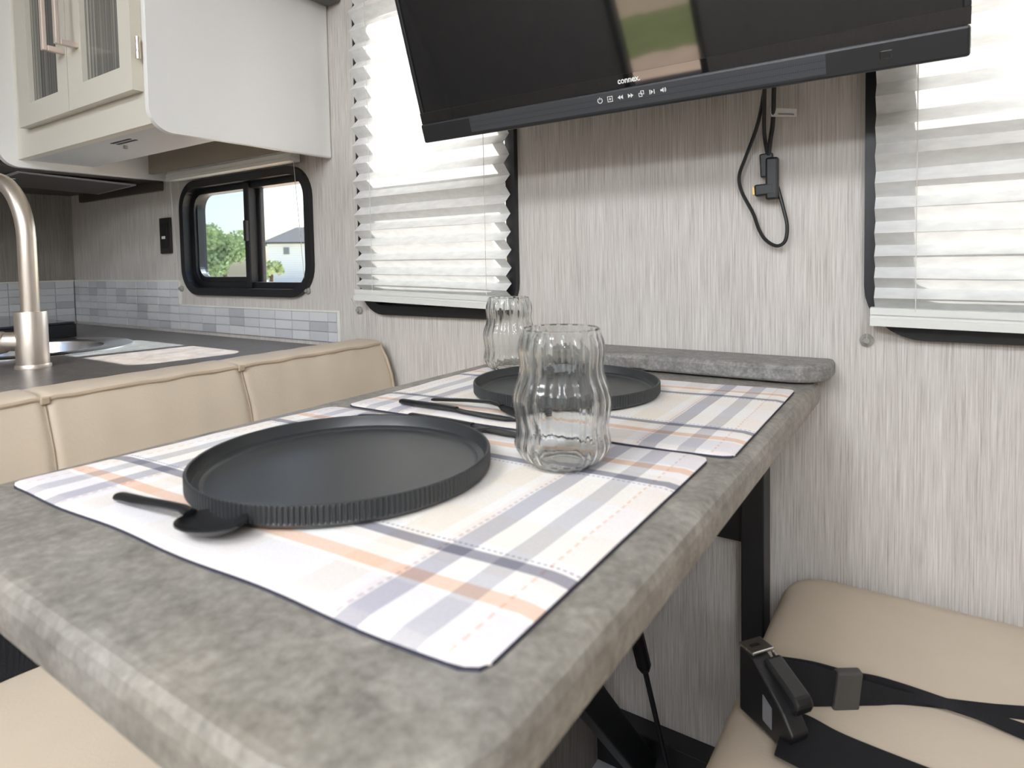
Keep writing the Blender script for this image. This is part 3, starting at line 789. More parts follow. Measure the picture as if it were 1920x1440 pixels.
def rect(u0, u1, v0, v1): return [(u0, v0), (u1, v0), (u1, v1), (u0, v1)]
def frame_(u0, u1, v0, v1, t): return [rect(u0, u1, v0, v0 + t), rect(u0, u1, v1 - t, v1), rect(u0, u0 + t, v0, v1), rect(u1 - t, u1, v0, v1)]
IC = []
h = 0.0038; cv = 0.0192
for k in range(7):
    cu = 0.3235 + 0.01485 * k
    if k == 0: P = arc(cu, cv, h - 0.0010, h, 120, 420) + [rect(cu - 0.0005, cu + 0.0005, cv + 0.001, cv + h + 0.0006)]
    elif k == 1: P = frame_(cu - h, cu + h, cv - h, cv + h, 0.0009) + [rect(cu - 0.0016, cu + 0.0016, cv - 0.0005, cv + 0.0005), rect(cu - 0.0005, cu + 0.0005, cv - 0.0018, cv + 0.0018)]
    elif k == 2: P = [[(cu - h, cv), (cu, cv - 0.0028), (cu, cv + 0.0028)], [(cu, cv), (cu + h, cv - 0.0028), (cu + h, cv + 0.0028)]]
    elif k == 3: P = [[(cu, cv), (cu - h, cv + 0.0028), (cu - h, cv - 0.0028)], [(cu + h, cv), (cu, cv + 0.0028), (cu, cv - 0.0028)]]
    elif k == 4: P = frame_(cu - h, cu + 0.0012, cv - h, cv + 0.0012, 0.0009) + frame_(cu - 0.0012, cu + h, cv - 0.0012, cv + h, 0.0009)
    elif k == 5: P = [rect(cu - h, cu - h + 0.001, cv - 0.0028, cv + 0.0028), [(cu + 0.0012, cv), (cu - 0.0018, cv + 0.0028), (cu - 0.0018, cv - 0.0028)], rect(cu + 0.0022, cu + 0.0032, cv - 0.0028, cv + 0.0028)]
    else: P = [rect(cu - h, cu - 0.0018, cv - 0.0012, cv + 0.0012), [(cu - 0.0018, cv - 0.0012), (cu + 0.0004, cv - 0.003), (cu + 0.0004, cv + 0.003), (cu - 0.0018, cv + 0.0012)]] + arc(cu, cv, 0.0018, 0.0025, -50, 50, 6) + arc(cu, cv, 0.0032, 0.0039, -50, 50, 6)
    tvmesh('button_icon', P, 0.0085, M['ink'], gr)
tx = bpy.data.curves.new('logo', 'FONT'); tx.body = 'connex.'; tx.size = 0.0108; tx.offset = 0.00022; tx.extrude = 0.00012; tx.align_x = 'LEFT'
to = bpy.data.objects.new('logo_tmp', tx); COL.objects.link(to)
bpy.context.view_layer.update()
me = bpy.data.meshes.new_from_object(to.evaluated_get(bpy.context.evaluated_depsgraph_get()))
bm = bmesh.new(); bm.from_mesh(me)
wdt = max(v.co.x for v in bm.verts) - min(v.co.x for v in bm.verts)
for v in bm.verts: v.co = tvp(0.350 + v.co.x * 0.0315 / wdt, 0.0362 + v.co.y, 0.0037 + v.co.z)
tag(obj('logo', bm, M['ink'], gl), 'small white lettering reading connex.')
bpy.data.objects.remove(to); bpy.data.curves.remove(tx); bpy.data.meshes.remove(me)
# wall bracket
obj('wall_plate', box(-0.420, -0.250, WY - 0.018, WY - 0.0005, 1.19, 1.42, 0.003), M['black'], tv)
obj('bracket_arm', tube([(-0.335, WY - 0.015, 1.31), (-0.335, 0.775, 1.30)], 0.022, 12), M['black'], tv)

# cables below it
hc = thing('video_cable', (-0.19, WY - 0.02, 0.90), 'black video cable looped below the television with a gold-tipped angled plug', 'cable')
cy = WY - 0.014
def cp(px, py, y=cy): return at_y(px, py, y)
obj('cord', tube(spline([cp(1440, 120, 0.92), cp(1432, 175, 0.945), cp(1420, 235), cp(1398, 295), cp(1386, 330), cp(1391, 360), cp(1412, 400), cp(1423, 430), cp(1436, 450), cp(1456, 461), cp(1472, 452), cp(1476, 425), cp(1470, 395), cp(1458, 350)], 8), 0.0026, 8), M['cable'], hc)
pl = obj('plug', obox(cp(1448, 335, cy - 0.004), (1, 0, 0.0), (0, 1, 0), (0, 0, 1), 0.0085, 0.006, 0.030, 0.003), M['cable'], hc)
el = obj('plug_elbow', obox(cp(1434, 356, cy - 0.004), (1, 0, 0.06), (0, 1, 0), (-0.06, 0, 1), 0.0135, 0.0062, 0.0085, 0.0025), M['cable'], hc)
obj('gold_contact', obox(cp(1416, 358, cy - 0.004), (1, 0, 0.06), (0, 1, 0), (-0.06, 0, 1), 0.0035, 0.003, 0.0060, 0.0005), M['gold'], el)
pc = thing('power_cable', (-0.185, WY - 0.02, 1.03), 'black cable with a white paper tag hanging below the television', 'cable')
obj('cord', tube(spline([cp(1452, 110, 0.92), cp(1451, 175, 0.945), cp(1449, 230), cp(1444, 265), cp(1441, 292)], 6), 0.0032, 8), M['cable'], pc)
obj('cord', tube(spline([cp(1434, 130, 0.915), cp(1433, 200, 0.945), cp(1433, 250), cp(1439, 290)], 6), 0.0027, 8), M['cable'], pc)
obj('connector', obox(cp(1438, 310, cy + 0.003), (1, 0, 0.05), (0, 1, 0), (-0.05, 0, 1), 0.0090, 0.005, 0.0170, 0.002), M['cable'], pc)
tg = obj('paper_tag', loft([[cp(1444, 202, cy - 0.006), cp(1446, 219, cy - 0.006), cp(1446, 219, cy - 0.0065), cp(1444, 202, cy - 0.0065)],
     [cp(1494, 204, cy - 0.004), cp(1494, 219, cy - 0.004), cp(1494, 219, cy - 0.0045), cp(1494, 204, cy - 0.0045)]]), M['tag'], pc)
obj('tag_print', loft([[cp(1459, 212, cy - 0.0070), cp(1459, 215, cy - 0.0070), cp(1459, 215, cy - 0.0066), cp(1459, 212, cy - 0.0066)],
     [cp(1489, 213, cy - 0.0056), cp(1489, 216, cy - 0.0056), cp(1489, 216, cy - 0.0052), cp(1489, 213, cy - 0.0052)]]), M['greyink'], tg)

# ------------------------------------------------------------------ pleated blinds
def blind(name, label, x0, x1, zt, zl, zr_, grp, pitches, xs_cord, knob):
    """zl / zr_: height of the bottom rail at its two ends (it hangs a little crooked)"""
    t = thing(name, ((x0 + x1) / 2, WY - 0.02, zl), label, 'blind', grp)
    y_in, y_out = WY - 0.034, WY - 0.0145
    bm = bmesh.new(); rows = []
    z = zl + 0.023; zz = [z]
    for p in pitches: z += p / 2; zz.append(z); z += p / 2; zz.append(z)
    n = len(zz)
    for i, z in enumerate(zz):
        f = max(0.0, 1 - i / 7.0); dz = (zr_ - zl) * f
        y = y_out if i % 2 == 0 else y_in
        jit = 0.0006 * math.sin(i * 2.3)
        rows.append([bm.verts.new((x0 + (x1 - x0) * k / 12, y + jit, z + dz * k / 12 + 0.0012 * math.sin(PI * k / 12) * math.sin(i * 1.7))) for k in range(13)])
    for i in range(n - 1):
        for k in range(12): bm.faces.new((rows[i][k], rows[i][k + 1], rows[i + 1][k + 1], rows[i + 1][k]))
    obj('pleated_fabric', bm, M['blind'], t)
    d = Vector((x1 - x0, 0, zr_ - zl))
    def rail(y0, y1, a0, a1):
        return loft([[(x, y0, zz_ + a0), (x, y1, zz_ + a0), (x, y1, zz_ + a1), (x, y0, zz_ + a1)] for x, zz_ in ((x0 - 0.004, zl), (x1 + 0.004, zr_))])
    b = rail(y_in - 0.004, y_out + 0.001, 0.0, 0.010); merge(b, rail(y_in + 0.001, y_out + 0.001, 0.010, 0.0145)); merge(b, rail(y_in - 0.001, y_out + 0.001, 0.0145, 0.0235))
    obj('bottom_rail', b, M['rail'], t)
    obj('head_rail', box(x0 - 0.004, x1 + 0.004, y_in - 0.004, WY - 0.0005, zz[-1], zz[-1] + 0.03, 0.003), M['rail'], t)
    ym = (y_in + y_out) / 2
    for xc in xs_cord:
        k = (xc - x0) / (x1 - x0)
        obj('lift_cord', tube([(xc, y_in - 0.001, zl + (zr_ - zl) * k + 0.02), (xc, y_in - 0.001, zz[-1])], 0.0006, 6), M['cord'], t)
    if knob:
        kx, kz = knob
        kb = lathe([(0.0005, -0.010), (0.004, -0.010), (0.005, -0.006), (0.0085, -0.004), (0.0085, 0.0)], 14, True, True)
        for v in kb.verts: v.co = Vector((kx + v.co.x, WY - 0.0005 + v.co.z, kz + v.co.y))
        ko = obj('cord_anchor', kb, M['clear'], t)
        obj('tension_cord', tube([(kx, WY - 0.008, kz), (kx + 0.004, y_in + 0.004, zl + 0.004)], 0.0007, 6), M['cord'], t)
    return t
pit = [0.022, 0.026, 0.030, 0.032, 0.033, 0.035, 0.036, 0.037, 0.038, 0.039, 0.040, 0.040, 0.041, 0.041, 0.041, 0.041, 0.041, 0.041, 0.041, 0.041]
blind('pleated_blind', 'cream pleated blind hanging beside the white wall cabinet', -1.042, -0.646, 1.55, 0.812, 0.801, 'pleated window blinds', pit, (-0.990, -0.690), (-1.068, 0.787))
pit2 = [0.026, 0.027, 0.029, 0.031, 0.032, 0.034, 0.036, 0.038, 0.040, 0.041, 0.041, 0.041, 0.041, 0.041, 0.041, 0.041, 0.041, 0.041, 0.041, 0.041]
blind('pleated_blind', 'cream pleated blind hanging above the bench with the lap belt', -0.0640, 0.350, 1.55, 0.797, 0.790, 'pleated window blinds', pit2, (-0.018, 0.30), (-0.074, 0.774))
# raised blind on the kitchen window
kb = thing('raised_blind', (-1.50, WY - 0.03, 1.13), 'off-white blind drawn up tight above the sliding kitchen window', 'blind')
ky = WY - 0.034
b = box(-1.788, -1.236, ky - 0.012, ky + 0.016, 1.132, 1.141, 0.001); merge(b, box(-1.788, -1.236, ky - 0.010, ky + 0.016, 1.141, 1.152, 0.001))
obj('bottom_rail', b, M['rail'], kb)
obj('folded_fabric', box(-1.786, -1.238, ky - 0.008, ky + 0.014, 1.152, 1.172, 0.002), M['blind'], kb)
obj('head_rail', box(-1.79, -1.234, ky - 0.012, WY - 0.0005, 1.172, 1.192, 0.002), M['rail'], kb)
for kx, x2 in ((-1.8085, -1.786), (-1.244, -1.240)):
    q = lathe([(0.0005, -0.010), (0.004, -0.010), (0.005, -0.006), (0.0085, -0.004), (0.0085, 0.0)], 14, True, True)
    for v in q.verts: v.co = Vector((kx + v.co.x, WY - 0.0005 + v.co.z, 0.829 + v.co.y))
    obj('cord_anchor', q, M['clear'], kb)
    obj('tension_cord', tube([(kx, WY - 0.009, 0.829), (x2, ky, 1.135)], 0.0007, 6), M['cord'], kb)

# ------------------------------------------------------------------ wall cabinet
cb = thing('wall_cabinet', (-1.5, 0.77, 1.14), 'white overhead cabinet with two striped-glass doors and rounded end panels', 'cabinet')
def end_panel(x0, x1, zb):
    out = [(0.572, CZ - 0.002), (WY - 0.0005, CZ - 0.002), (WY - 0.0005, zb)]
    r = 0.042
    out += [(0.572 + r - r * math.sin(math.radians(t)), zb + r - r * math.cos(math.radians(t))) for t in range(0, 91, 9)]
    bmx = loft([[(x0, p[0], p[1]) for p in out], [(x1, p[0], p[1]) for p in out]])
    es = [e for e in bmx.edges if abs(e.verts[0].co.x - e.verts[1].co.x) < 1e-6]
    bmesh.ops.bevel(bmx, geom=es, offset=0.004, segments=2, profile=0.5, affect='EDGES')
    return bmx
obj('end_panel', end_panel(-1.157, -1.145, 1.133), M['white'], cb)
obj('end_panel', end_panel(-1.870, -1.850, 1.142), M['white'], cb)
obj('face_frame', plate_holes([(-1.850, 1.160), (-1.157, 1.160), (-1.157, CZ - 0.002), (-1.850, CZ - 0.002)], [[(-1.74, 1.245), (-1.26, 1.245), (-1.26, 1.72), (-1.74, 1.72)]], 0.610, 0.630), M['cream'], cb)
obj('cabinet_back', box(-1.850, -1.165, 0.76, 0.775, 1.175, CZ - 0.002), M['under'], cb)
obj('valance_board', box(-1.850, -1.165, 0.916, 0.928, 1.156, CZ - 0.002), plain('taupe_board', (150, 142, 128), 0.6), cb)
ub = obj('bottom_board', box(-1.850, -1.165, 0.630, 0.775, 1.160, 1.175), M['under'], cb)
for k in range(2): obj('vent_slot', box(-1.470 - 0.004, -1.388 - 0.004, 0.652 + 0.012 * k, 0.658 + 0.012 * k, 1.1592, 1.161), M['black'], ub)
obj('push_knob', tube([(-1.475, 0.683, 1.160), (-1.475, 0.683, 1.153)], [0.004, 0.005], 10), M['clear'], ub)
def cab_door(x0, x1, gx0, gx1, hx, side):
    zb, zt = 1.222, 1.75
    d = obj('door', plate_holes([(x0, zb), (x1, zb), (x1, zt), (x0, zt)], [[(gx0, 1.270), (gx1, 1.270), (gx1, zt - 0.05), (gx0, zt - 0.05)]], 0.590, 0.6095), M['cream'], cb)
    obj('glass_panel', box(gx0 - 0.002, gx1 + 0.002, 0.600, 0.604, 1.268, zt - 0.048), M['reeded'], d)
    hd = bmesh.new()
    box(hx - 0.006, hx + 0.006, 0.550, 0.558, 1.340, 1.478, 0.0015, 2, hd)
    box(hx - 0.006, hx + 0.006, 0.5585, 0.5905, 1.340, 1.351, 0.0015, 2, hd)
    box(hx - 0.006, hx + 0.006, 0.5585, 0.5905, 1.467, 1.478, 0.0015, 2, hd)
    obj('handle', hd, M['bronze'], d)
    for zh in (1.298, 1.66):
        obj('hinge', tube([(side, 0.5985, zh - 0.020), (side, 0.5985, zh - 0.007), (side, 0.5985, zh - 0.006), (side, 0.5985, zh + 0.006), (side, 0.5985, zh + 0.007), (side, 0.5985, zh + 0.020)], [0.0045, 0.0045, 0.0036, 0.0045, 0.0036, 0.0045], 10), M['nickel'], d)
cab_door(-1.772, -1.5065, -1.706, -1.556, -1.517, -1.778)
cab_door(-1.5035, -1.236, -1.438, -1.282, -1.454, -1.2275)

# range hood
hd = thing('range_hood', (-2.2, 0.6, 1.14), 'dark taupe range hood with a mesh filter above the cooktop', 'range hood')
obj('hood_body', box(LX + 0.001, -1.8715, 0.25, WY - 0.001, 1.160, 1.60), M['hood'], hd)
obj('bottom_pan', box(LX + 0.002, -1.885, 0.24, WY - 0.001, 1.146, 1.1597, 0.002), M['hood'], hd)
obj('wall_strip', loft([[(x, yy, z) for x, z in rr(-2.420, -1.885, 1.117, 1.1457, 0.007, 4)] for yy in (WY - 0.012, WY - 0.001)]), M['hood'], hd)
ft = obj('filter_frame', loft([[(-2.20, 0.930, 1.126), (-1.955, 0.930, 1.134), (-1.955, 0.640, 1.143), (-2.20, 0.640, 1.136)], [(-2.20, 0.930, 1.130), (-1.955, 0.930, 1.138), (-1.955, 0.640, 1.1455), (-2.20, 0.640, 1.140)]]), M['sill'], hd)
obj('filter_mesh', loft([[(-2.19, 0.920, 1.1250), (-1.965, 0.920, 1.1328), (-1.965, 0.650, 1.1415), (-2.19, 0.650, 1.1350)], [(-2.19, 0.920, 1.127), (-1.965, 0.920, 1.135), (-1.965, 0.650, 1.1435), (-2.19, 0.650, 1.137)]]), M['filter'], ft)
obj('spring_clip', tube([(-2.06, 0.625, 1.139), (-2.04, 0.640, 1.134), (-2.045, 0.665, 1.137)], 0.0025, 6), M['steel'], hd)

# switch plate
sw = thing('switch_plate', (-1.88, WY, 0.93), 'tall dark brown switch plate beside the sliding kitchen window', 'switch')
obj('plate', box(-1.910, -1.849, WY - 0.007, WY - 0.0005, 0.932, 1.037, 0.002), plain('switch_brown', (40, 34, 34), 0.35), sw)
obj('rocker', box(-1.896, -1.863, WY - 0.010, WY - 0.0068, 0.948, 1.022, 0.0015), M['black'], sw)
obj('indicator', box(-1.890, -1.872, WY - 0.011, WY - 0.0098, 0.975, 0.983), M['ink'], sw)

# ------------------------------------------------------------------ backsplash
def backsplash(label, wall):
    t = thing('backsplash', ((-1.8, WY, 0.70) if wall == 'b' else (LX, 0.6, 0.70)), label, 'backsplash')
    th = 0.0035
    tw, rh = 0.0662, 0.0236
    protos = [None] * len(M['tiles'])
    if wall == 'b':
        obj('backing', box(LX + 0.004, -1.822, WY - 0.002, WY - 0.0004, 0.706, 0.8495), M['grout'], t)
        obj('backing', box(-1.822, -1.140, WY - 0.002, WY - 0.0004, 0.709, 0.7795), M['grout'], t)
        for q in ((LX + 0.004, -1.812, 0.8495, 0.8535), (-1.822, -1.812, 0.7835, 0.8495), (-1.812, -1.131, 0.7795, 0.7835), (-1.140, -1.131, 0.709, 0.7795)):
            obj('edge_trim', box(q[0], q[1], WY - 0.005, WY - 0.0004, q[2], q[3]), M['tiletrim'], t)
        cells = []
        for r in range(6):
            x = LX + 0.006 - 0.028
            while x < -1.825:
                x0, x1 = max(x, LX + 0.006), min(x + tw, -1.823)
                if x1 - x0 > 0.008: cells.append((x0, x1, 0.7085 + r * rh, 0.7085 + (r + 1) * rh))
                x += tw
        for r in range(3):
            x = -1.822 - 0.012
            while x < -1.143:
                x0, x1 = max(x, -1.8215), min(x + tw, -1.1405)
                if x1 - x0 > 0.008: cells.append((x0, x1, 0.7095 + r * 0.0233, 0.7095 + (r + 1) * 0.0233))
                x += tw
    else:
        obj('backing', box(LX + 0.0004, LX + 0.002, 0.25, WY - 0.006, 0.706, 0.8495), M['grout'], t)
        obj('edge_trim', box(LX + 0.0004, LX + 0.005, 0.25, WY - 0.006, 0.8495, 0.8535), M['tiletrim'], t)
        cells = []
        for r in range(6):
            y = WY - 0.008 + 0.01
            while y > 0.27:
                y0, y1 = max(y - tw, 0.252), min(y, WY - 0.007)
                if y1 - y0 > 0.008: cells.append((y0, y1, 0.7085 + r * rh, 0.7085 + (r + 1) * rh))
                y -= tw
    cache = {}
    rnd = random.Random(11 if wall == 'b' else 5)
    for (c0, c1, z0, z1) in cells:
        mi = rnd.choices(range(6), (5, 4, 4, 3, 2, 3))[0]
        key = (round(c1 - c0, 4), round(z1 - z0, 4), mi)
        w, hh = (c1 - c0) / 2 - 0.0007, (z1 - z0) / 2 - 0.0007
        if key not in cache:
            bmx = box(-w, w, -th / 2, th / 2, -hh, hh, 0.0006, 1) if wall == 'b' else box(-th / 2, th / 2, -w, w, -hh, hh, 0.0006, 1)
            o = obj('tile', bmx, M['tiles'][mi], t, False, True); cache[key] = o
        else:
            o = cache[key].copy(); COL.objects.link(o); o.parent = t
        c = Vector(((c0 + c1) / 2, WY - 0.0022 - th / 2, (z0 + z1) / 2)) if wall == 'b' else Vector((LX + 0.0022 + th / 2, (c0 + c1) / 2, (z0 + z1) / 2))
        o.location = c - wloc(t)
backsplash('pale grey mosaic tile backsplash stepping down below the sliding kitchen window', 'b')
backsplash('pale grey mosaic tile backsplash behind the black cooktop', 'l')

# ------------------------------------------------------------------ kitchen counter
CX1 = -1.085
SX, SY = -1.790, 0.600
def counter_top():
    outer = rr(LX + 0.001, CX1, 0.24, WY - 0.001, 0.004, 2)
    hole_ = [(SX + 0.145 * math.cos(2 * PI * k / 40), SY + 0.145 * math.sin(2 * PI * k / 40)) for k in range(40)]
    b = bmesh.new(); es = []
    for lp in (outer, hole_):
        vs = [b.verts.new((p[0], p[1], 0.700)) for p in lp]
        for k in range(len(vs)): es.append(b.edges.new((vs[k], vs[(k + 1) % len(vs)])))
    bmesh.ops.triangle_fill(b, use_beauty=True, use_dissolve=False, edges=es)
    e = bmesh.ops.extrude_face_region(b, geom=list(b.faces))
    for v in [x for x in e['geom'] if isinstance(x, bmesh.types.BMVert)]: v.co.z = 0.668
    return b
tag(obj('countertop', counter_top(), M['counter']), 'dark grey laminate kitchen countertop with a round sink', 'countertop')
bc = thing('base_cabinet', (-1.8, 0.6, 0), 'white base cabinet under the dark kitchen countertop', 'cabinet')
cbm = box(LX + 0.002, -2.0, 0.27, WY - 0.002, 0.0, 0.667); merge(cbm, box(-1.56, CX1 - 0.005, 0.27, WY - 0.002, 0.0, 0.667)); merge(cbm, box(-2.0, -1.56, 0.27, WY - 0.002, 0.0, 0.50))
obj('carcass', cbm, M['white'], bc)
for x0 in (-2.49, -2.02, -1.55):
    d = obj('door', box(x0, x0 + 0.455, 0.250, 0.2695, 0.06, 0.655, 0.004), M['cream'], bc)
    obj('handle', box(x0 + 0.40, x0 + 0.412, 0.225, 0.250, 0.45, 0.58, 0.002), M['bronze'], d)
sk = thing('sink', (SX, SY, 0.70), 'round stainless sink sunk in the countertop behind the tap', 'sink')
sb = lathe([(0.205, 0.0005), (0.205, 0.0035), (0.200, 0.0055), (0.155, 0.0050), (0.142, 0.0020), (0.139, -0.006), (0.135, -0.11), (0.120, -0.135), (0.02, -0.142)], 64, False, True)
for v in sb.verts: v.co += Vector((SX, SY, 0.70))
obj('basin', sb, M['steel'], sk, True)
dn = lathe([(0.004, -0.139), (0.022, -0.139), (0.024, -0.141)], 24, True, False)
for v in dn.verts: v.co += Vector((SX, SY, 0.70))
obj('drain', dn, M['nickel'], sk)

# tap
FX, FYY, FZ = -1.4585, 0.487, 0.70
fc = thing('faucet', (FX, FYY, FZ), 'brushed nickel gooseneck kitchen faucet with a side lever', 'faucet')
def at0(bm_):
    for v in bm_.verts: v.co += Vector((FX, FYY, FZ))
    return bm_
obj('base_ring', at0(lathe([(0.001, 0), (0.0300, 0), (0.0300, 0.005), (0.0285, 0.008), (0.001, 0.008)], 40)), M['nickel'], fc, True)
obj('body', at0(lathe([(0.0268, 0.008), (0.0268, 0.108), (0.0260, 0.110), (0.016, 0.110)], 40, True, True)), M['nickel'], fc, True)
dirn = Vector((-0.97, -0.10, 0)).normalized()
pts = [Vector((FX, FYY, FZ + 0.108)), Vector((FX, FYY, FZ + 0.20)), Vector((FX, FYY, FZ + 0.252))]
Rg = 0.121
for k in range(1, 19):
    t = PI * k / 18
    pts.append(Vector((FX, FYY, FZ + 0.252)) + dirn * (Rg - Rg * math.cos(t)) + Vector((0, 0, Rg * math.sin(t))))
pts.append(pts[-1] + Vector((0, 0, -0.05)))
obj('spout', tube(pts, 0.0158, 20), M['nickel'], fc, True)
obj('spray_head', tube([pts[-1] + Vector((0, 0, 0.002)), pts[-1] + Vector((0, 0, -0.05))], [0.0180, 0.0195], 20), M['nickel'], fc, True)
vd = Vector((-0.62, -0.78, 0.03)).normalized()
v0 = Vector((FX, FYY, FZ + 0.052))
lv = obj('valve_collar', tube([v0 + vd * 0.018, v0 + vd * 0.043, v0 + vd * 0.0445], [0.0185, 0.0185, 0.0165], 24), M['nickel'], fc, True)
hv = Vector((-0.72, -0.66, -0.20)).normalized()
v1 = v0 + vd * 0.0445
obj('lever', tube([v1 - hv * 0.004, v1 + hv * 0.002, v1 + hv * 0.042, v1 + hv * 0.044], [0.018, 0.0215, 0.0225, 0.020], 24), M['nickel'], fc, True)

# cooktop
ck = thing('cooktop', (-2.25, 0.52, 0.70), 'black cooktop with a smoked glass lid in the counter corner', 'cooktop')
obj('body', box(LX + 0.012, -2.004, 0.30, 0.776, 0.7005, 0.738, 0.003), M['cooktop'], ck)
obj('glass_lid', box(LX + 0.014, -2.008, 0.302, 0.774, 0.7382, 0.744, 0.002), M['smoked'], ck)

# ------------------------------------------------------------------ benches
def cushion(x0, x1, y0, y1, z0, z1, r=0.05, crown=0.006):
    lv = [(0.012, z0), (0.003, z0 + 0.008), (0, z0 + 0.02), (0, z1 - 0.030), (0.003, z1 - 0.018), (0.010, z1 - 0.008), (0.022, z1 - 0.002), (0.045, z1 + crown * 0.4), (0.09, z1 + crown * 0.8), (0.14, z1 + crown)]
    return slab(x0, x1, y0, y1, r, lv, 8)
b1 = thing('dinette_bench', (-0.85, 0.5, 0.0), 'beige leather bench backing onto the kitchen counter', 'bench', 'leather dinette benches')
obj('seat_cushion', cushion(-0.935, -0.425, -0.02, 0.958, 0.35, 0.444, 0.05), M['leather'], b1, True)
obj('base_box', box(-1.06, -0.47, 0.0, 0.955, 0.0, 0.349), M['base'], b1)
# backrest: profile lofted along y with shallow seams
def back_profile(y, dent):
    top = 0.727
    P = [(-1.062, 0.36), (-1.062, 0.70), (-1.060, 0.715), (-1.054, 0.724), (-1.044, top), (-0.995, top - 0.001), (-0.984, 0.722), (-0.980, 0.715), (-0.970, 0.690), (-0.957, 0.655), (-0.946, 0.60), (-0.930, 0.54), (-0.905, 0.46), (-0.890, 0.40), (-0.90, 0.36)]
    out = []
    for i, (x, z) in enumerate(P):
        d = dent if i >= 4 else 0.0
        out.append((x - d * 0.7 * (1 if i >= 6 else 0), y, z - d * 0.6 * (1 if 4 <= i <= 7 else 0)))
    return out
ys = []
seams = (0.052, 0.338, 0.624)
y = -0.02
while y < 0.9501:
    ds = min(abs(y - s) for s in seams)
    ys.append((y, 0.0045 * math.exp(-(ds / 0.006) ** 2) + 0.0012 * math.sin(y * 47) ** 2)); y += 0.0025
loops = [back_profile(yy, d) for yy, d in ys]
ends = loops[-1]
cxm, czm = -1.0, 0.55
for f_, y_ in ((0.015, 0.9535), (0.05, 0.957)):
    loops.append([(x + (cxm - x) * f_, y_, z + (czm - z) * f_ * 0.5) for x, _, z in ends])
bk = obj('backrest', loft(loops), M['leather'], b1, True)
pp = [(-0.982, yy + 0.0, 0.7185 - d * 0.5 + 0.0008 * math.sin(yy * 61)) for yy, d in ys[::4]] + [(-0.980, 0.951, 0.712), (-0.969, 0.955, 0.688), (-0.957, 0.956, 0.655), (-0.947, 0.956, 0.60), (-0.931, 0.956, 0.54), (-0.906, 0.956, 0.46)]
obj('piping', tube(pp, 0.0032, 8), M['piping'], bk, True)
for s in seams[1:]:
    zs_ = [(-0.980, 0.715), (-0.970, 0.690), (-0.957, 0.655), (-0.946, 0.60), (-0.930, 0.54), (-0.905, 0.46)]
    obj('seam', tube([(x - 0.0028, s, z) for x, z in zs_], 0.0012, 6), M['stitch'], bk)
    obj('piping_joint', box(-0.9845, -0.9775, s - 0.006, s + 0.006, 0.711, 0.7215, 0.002), M['piping'], bk)

b2 = thing('dinette_bench', (0.15, 0.5, 0.0), 'beige leather bench by the wall with a black lap belt on its seat', 'bench', 'leather dinette benches')
obj('seat_cushion', cushion(-0.170, 0.42, 0.12, 0.962, 0.35, 0.444, 0.06), M['leather'], b2, True)
obj('base_box', box(-0.125, 0.50, 0.14, 0.955, 0.0, 0.349), M['base'], b2)
obj('backrest', slab(0.40, 0.50, 0.12, 0.962, 0.03, [(0.01, 0.452), (0, 0.47), (0, 0.69), (0.004, 0.71), (0.012, 0.722), (0.03, 0.727)]), M['leather'], b2, True)

# ------------------------------------------------------------------ lap belts
SZ = 0.4505
belt = thing('lap_belt', (-0.10, 0.62, SZ), 'black lap belt with a chunky plastic buckle lying across the beige seat', 'seat belt')
def sz(px, py, dz=0.0): return at_z(px, py, SZ + dz)
def up(px, py, ref): return at_y(px, py, ref.y)
A_ = [sz(1452, 1322), sz(1515, 1324), sz(1575, 1323), sz(1640, 1322), sz(1700, 1321), sz(1820, 1336), sz(1935, 1352), Vector((0.24, 0.790, SZ)), Vector((0.37, 0.800, SZ))]
B_ = [up(1452, 1234, A_[0]), up(1520, 1246, A_[1]), up(1588, 1266, A_[2]), up(1640, 1280, A_[3]), up(1702, 1297, A_[4]), sz(1824, 1316, 0.004), sz(1940, 1326, 0.003), Vector((0.24, 0.838, SZ + 0.002)), Vector((0.37, 0.848, SZ + 0.002))]
obj('webbing', ribbon(A_, B_, 0.0016), M['webbing'], belt)
C_ = [p + Vector((0.002, 0.006, 0.001)) for p in A_[:4]] + [sz(1700, 1312, 0.003), sz(1820, 1344, 0.008), sz(1935, 1392, 0.003), Vector((0.24, 0.670, SZ + 0.001)), Vector((0.37, 0.660, SZ + 0.001))]
D_ = [up(1456, 1230, C_[0]), up(1522, 1240, C_[1]), up(1590, 1258, C_[2]), up(1645, 1268, C_[3]), up(1705, 1286, C_[4]), sz(1826, 1326, 0.012), sz(1940, 1364, 0.004), Vector((0.24, 0.718, SZ + 0.002)), Vector((0.37, 0.708, SZ + 0.002))]
obj('webbing', ribbon(C_, D_, 0.0016), M['webbing'], belt)
E1 = [sz(1478, 1330, 0.010), sz(1520, 1345, 0.012), sz(1570, 1372, 0.010), sz(1636, 1400, 0.006), sz(1760, 1448, 0.004), sz(1900, 1500, 0.003), Vector((0.37, 0.56, SZ + 0.002))]
E2 = [sz(1452, 1415, 0.010), sz(1500, 1440, 0.010), sz(1550, 1470, 0.008), sz(1620, 1500, 0.005), sz(1740, 1545, 0.003), sz(1880, 1600, 0.002), Vector((0.37, 0.512, SZ + 0.002))]
obj('webbing', ribbon(E1, E2, 0.0018), M['webbing'], belt)
# slider loop on the upper strap
s0 = sz(1582, 1326) + Vector((0, 0.003, 0)); s1 = up(1590, 1262, s0)
ax = (A_[3] - A_[1]).normalized(); az = (s1 - s0).normalized(); ay = ax.cross(az).normalized()
obj('slider', obox((s0 + s1) / 2, ax, ay, az, 0.0125, 0.0050, (s1 - s0).length / 2 + 0.003, 0.002), M['slider'], belt)
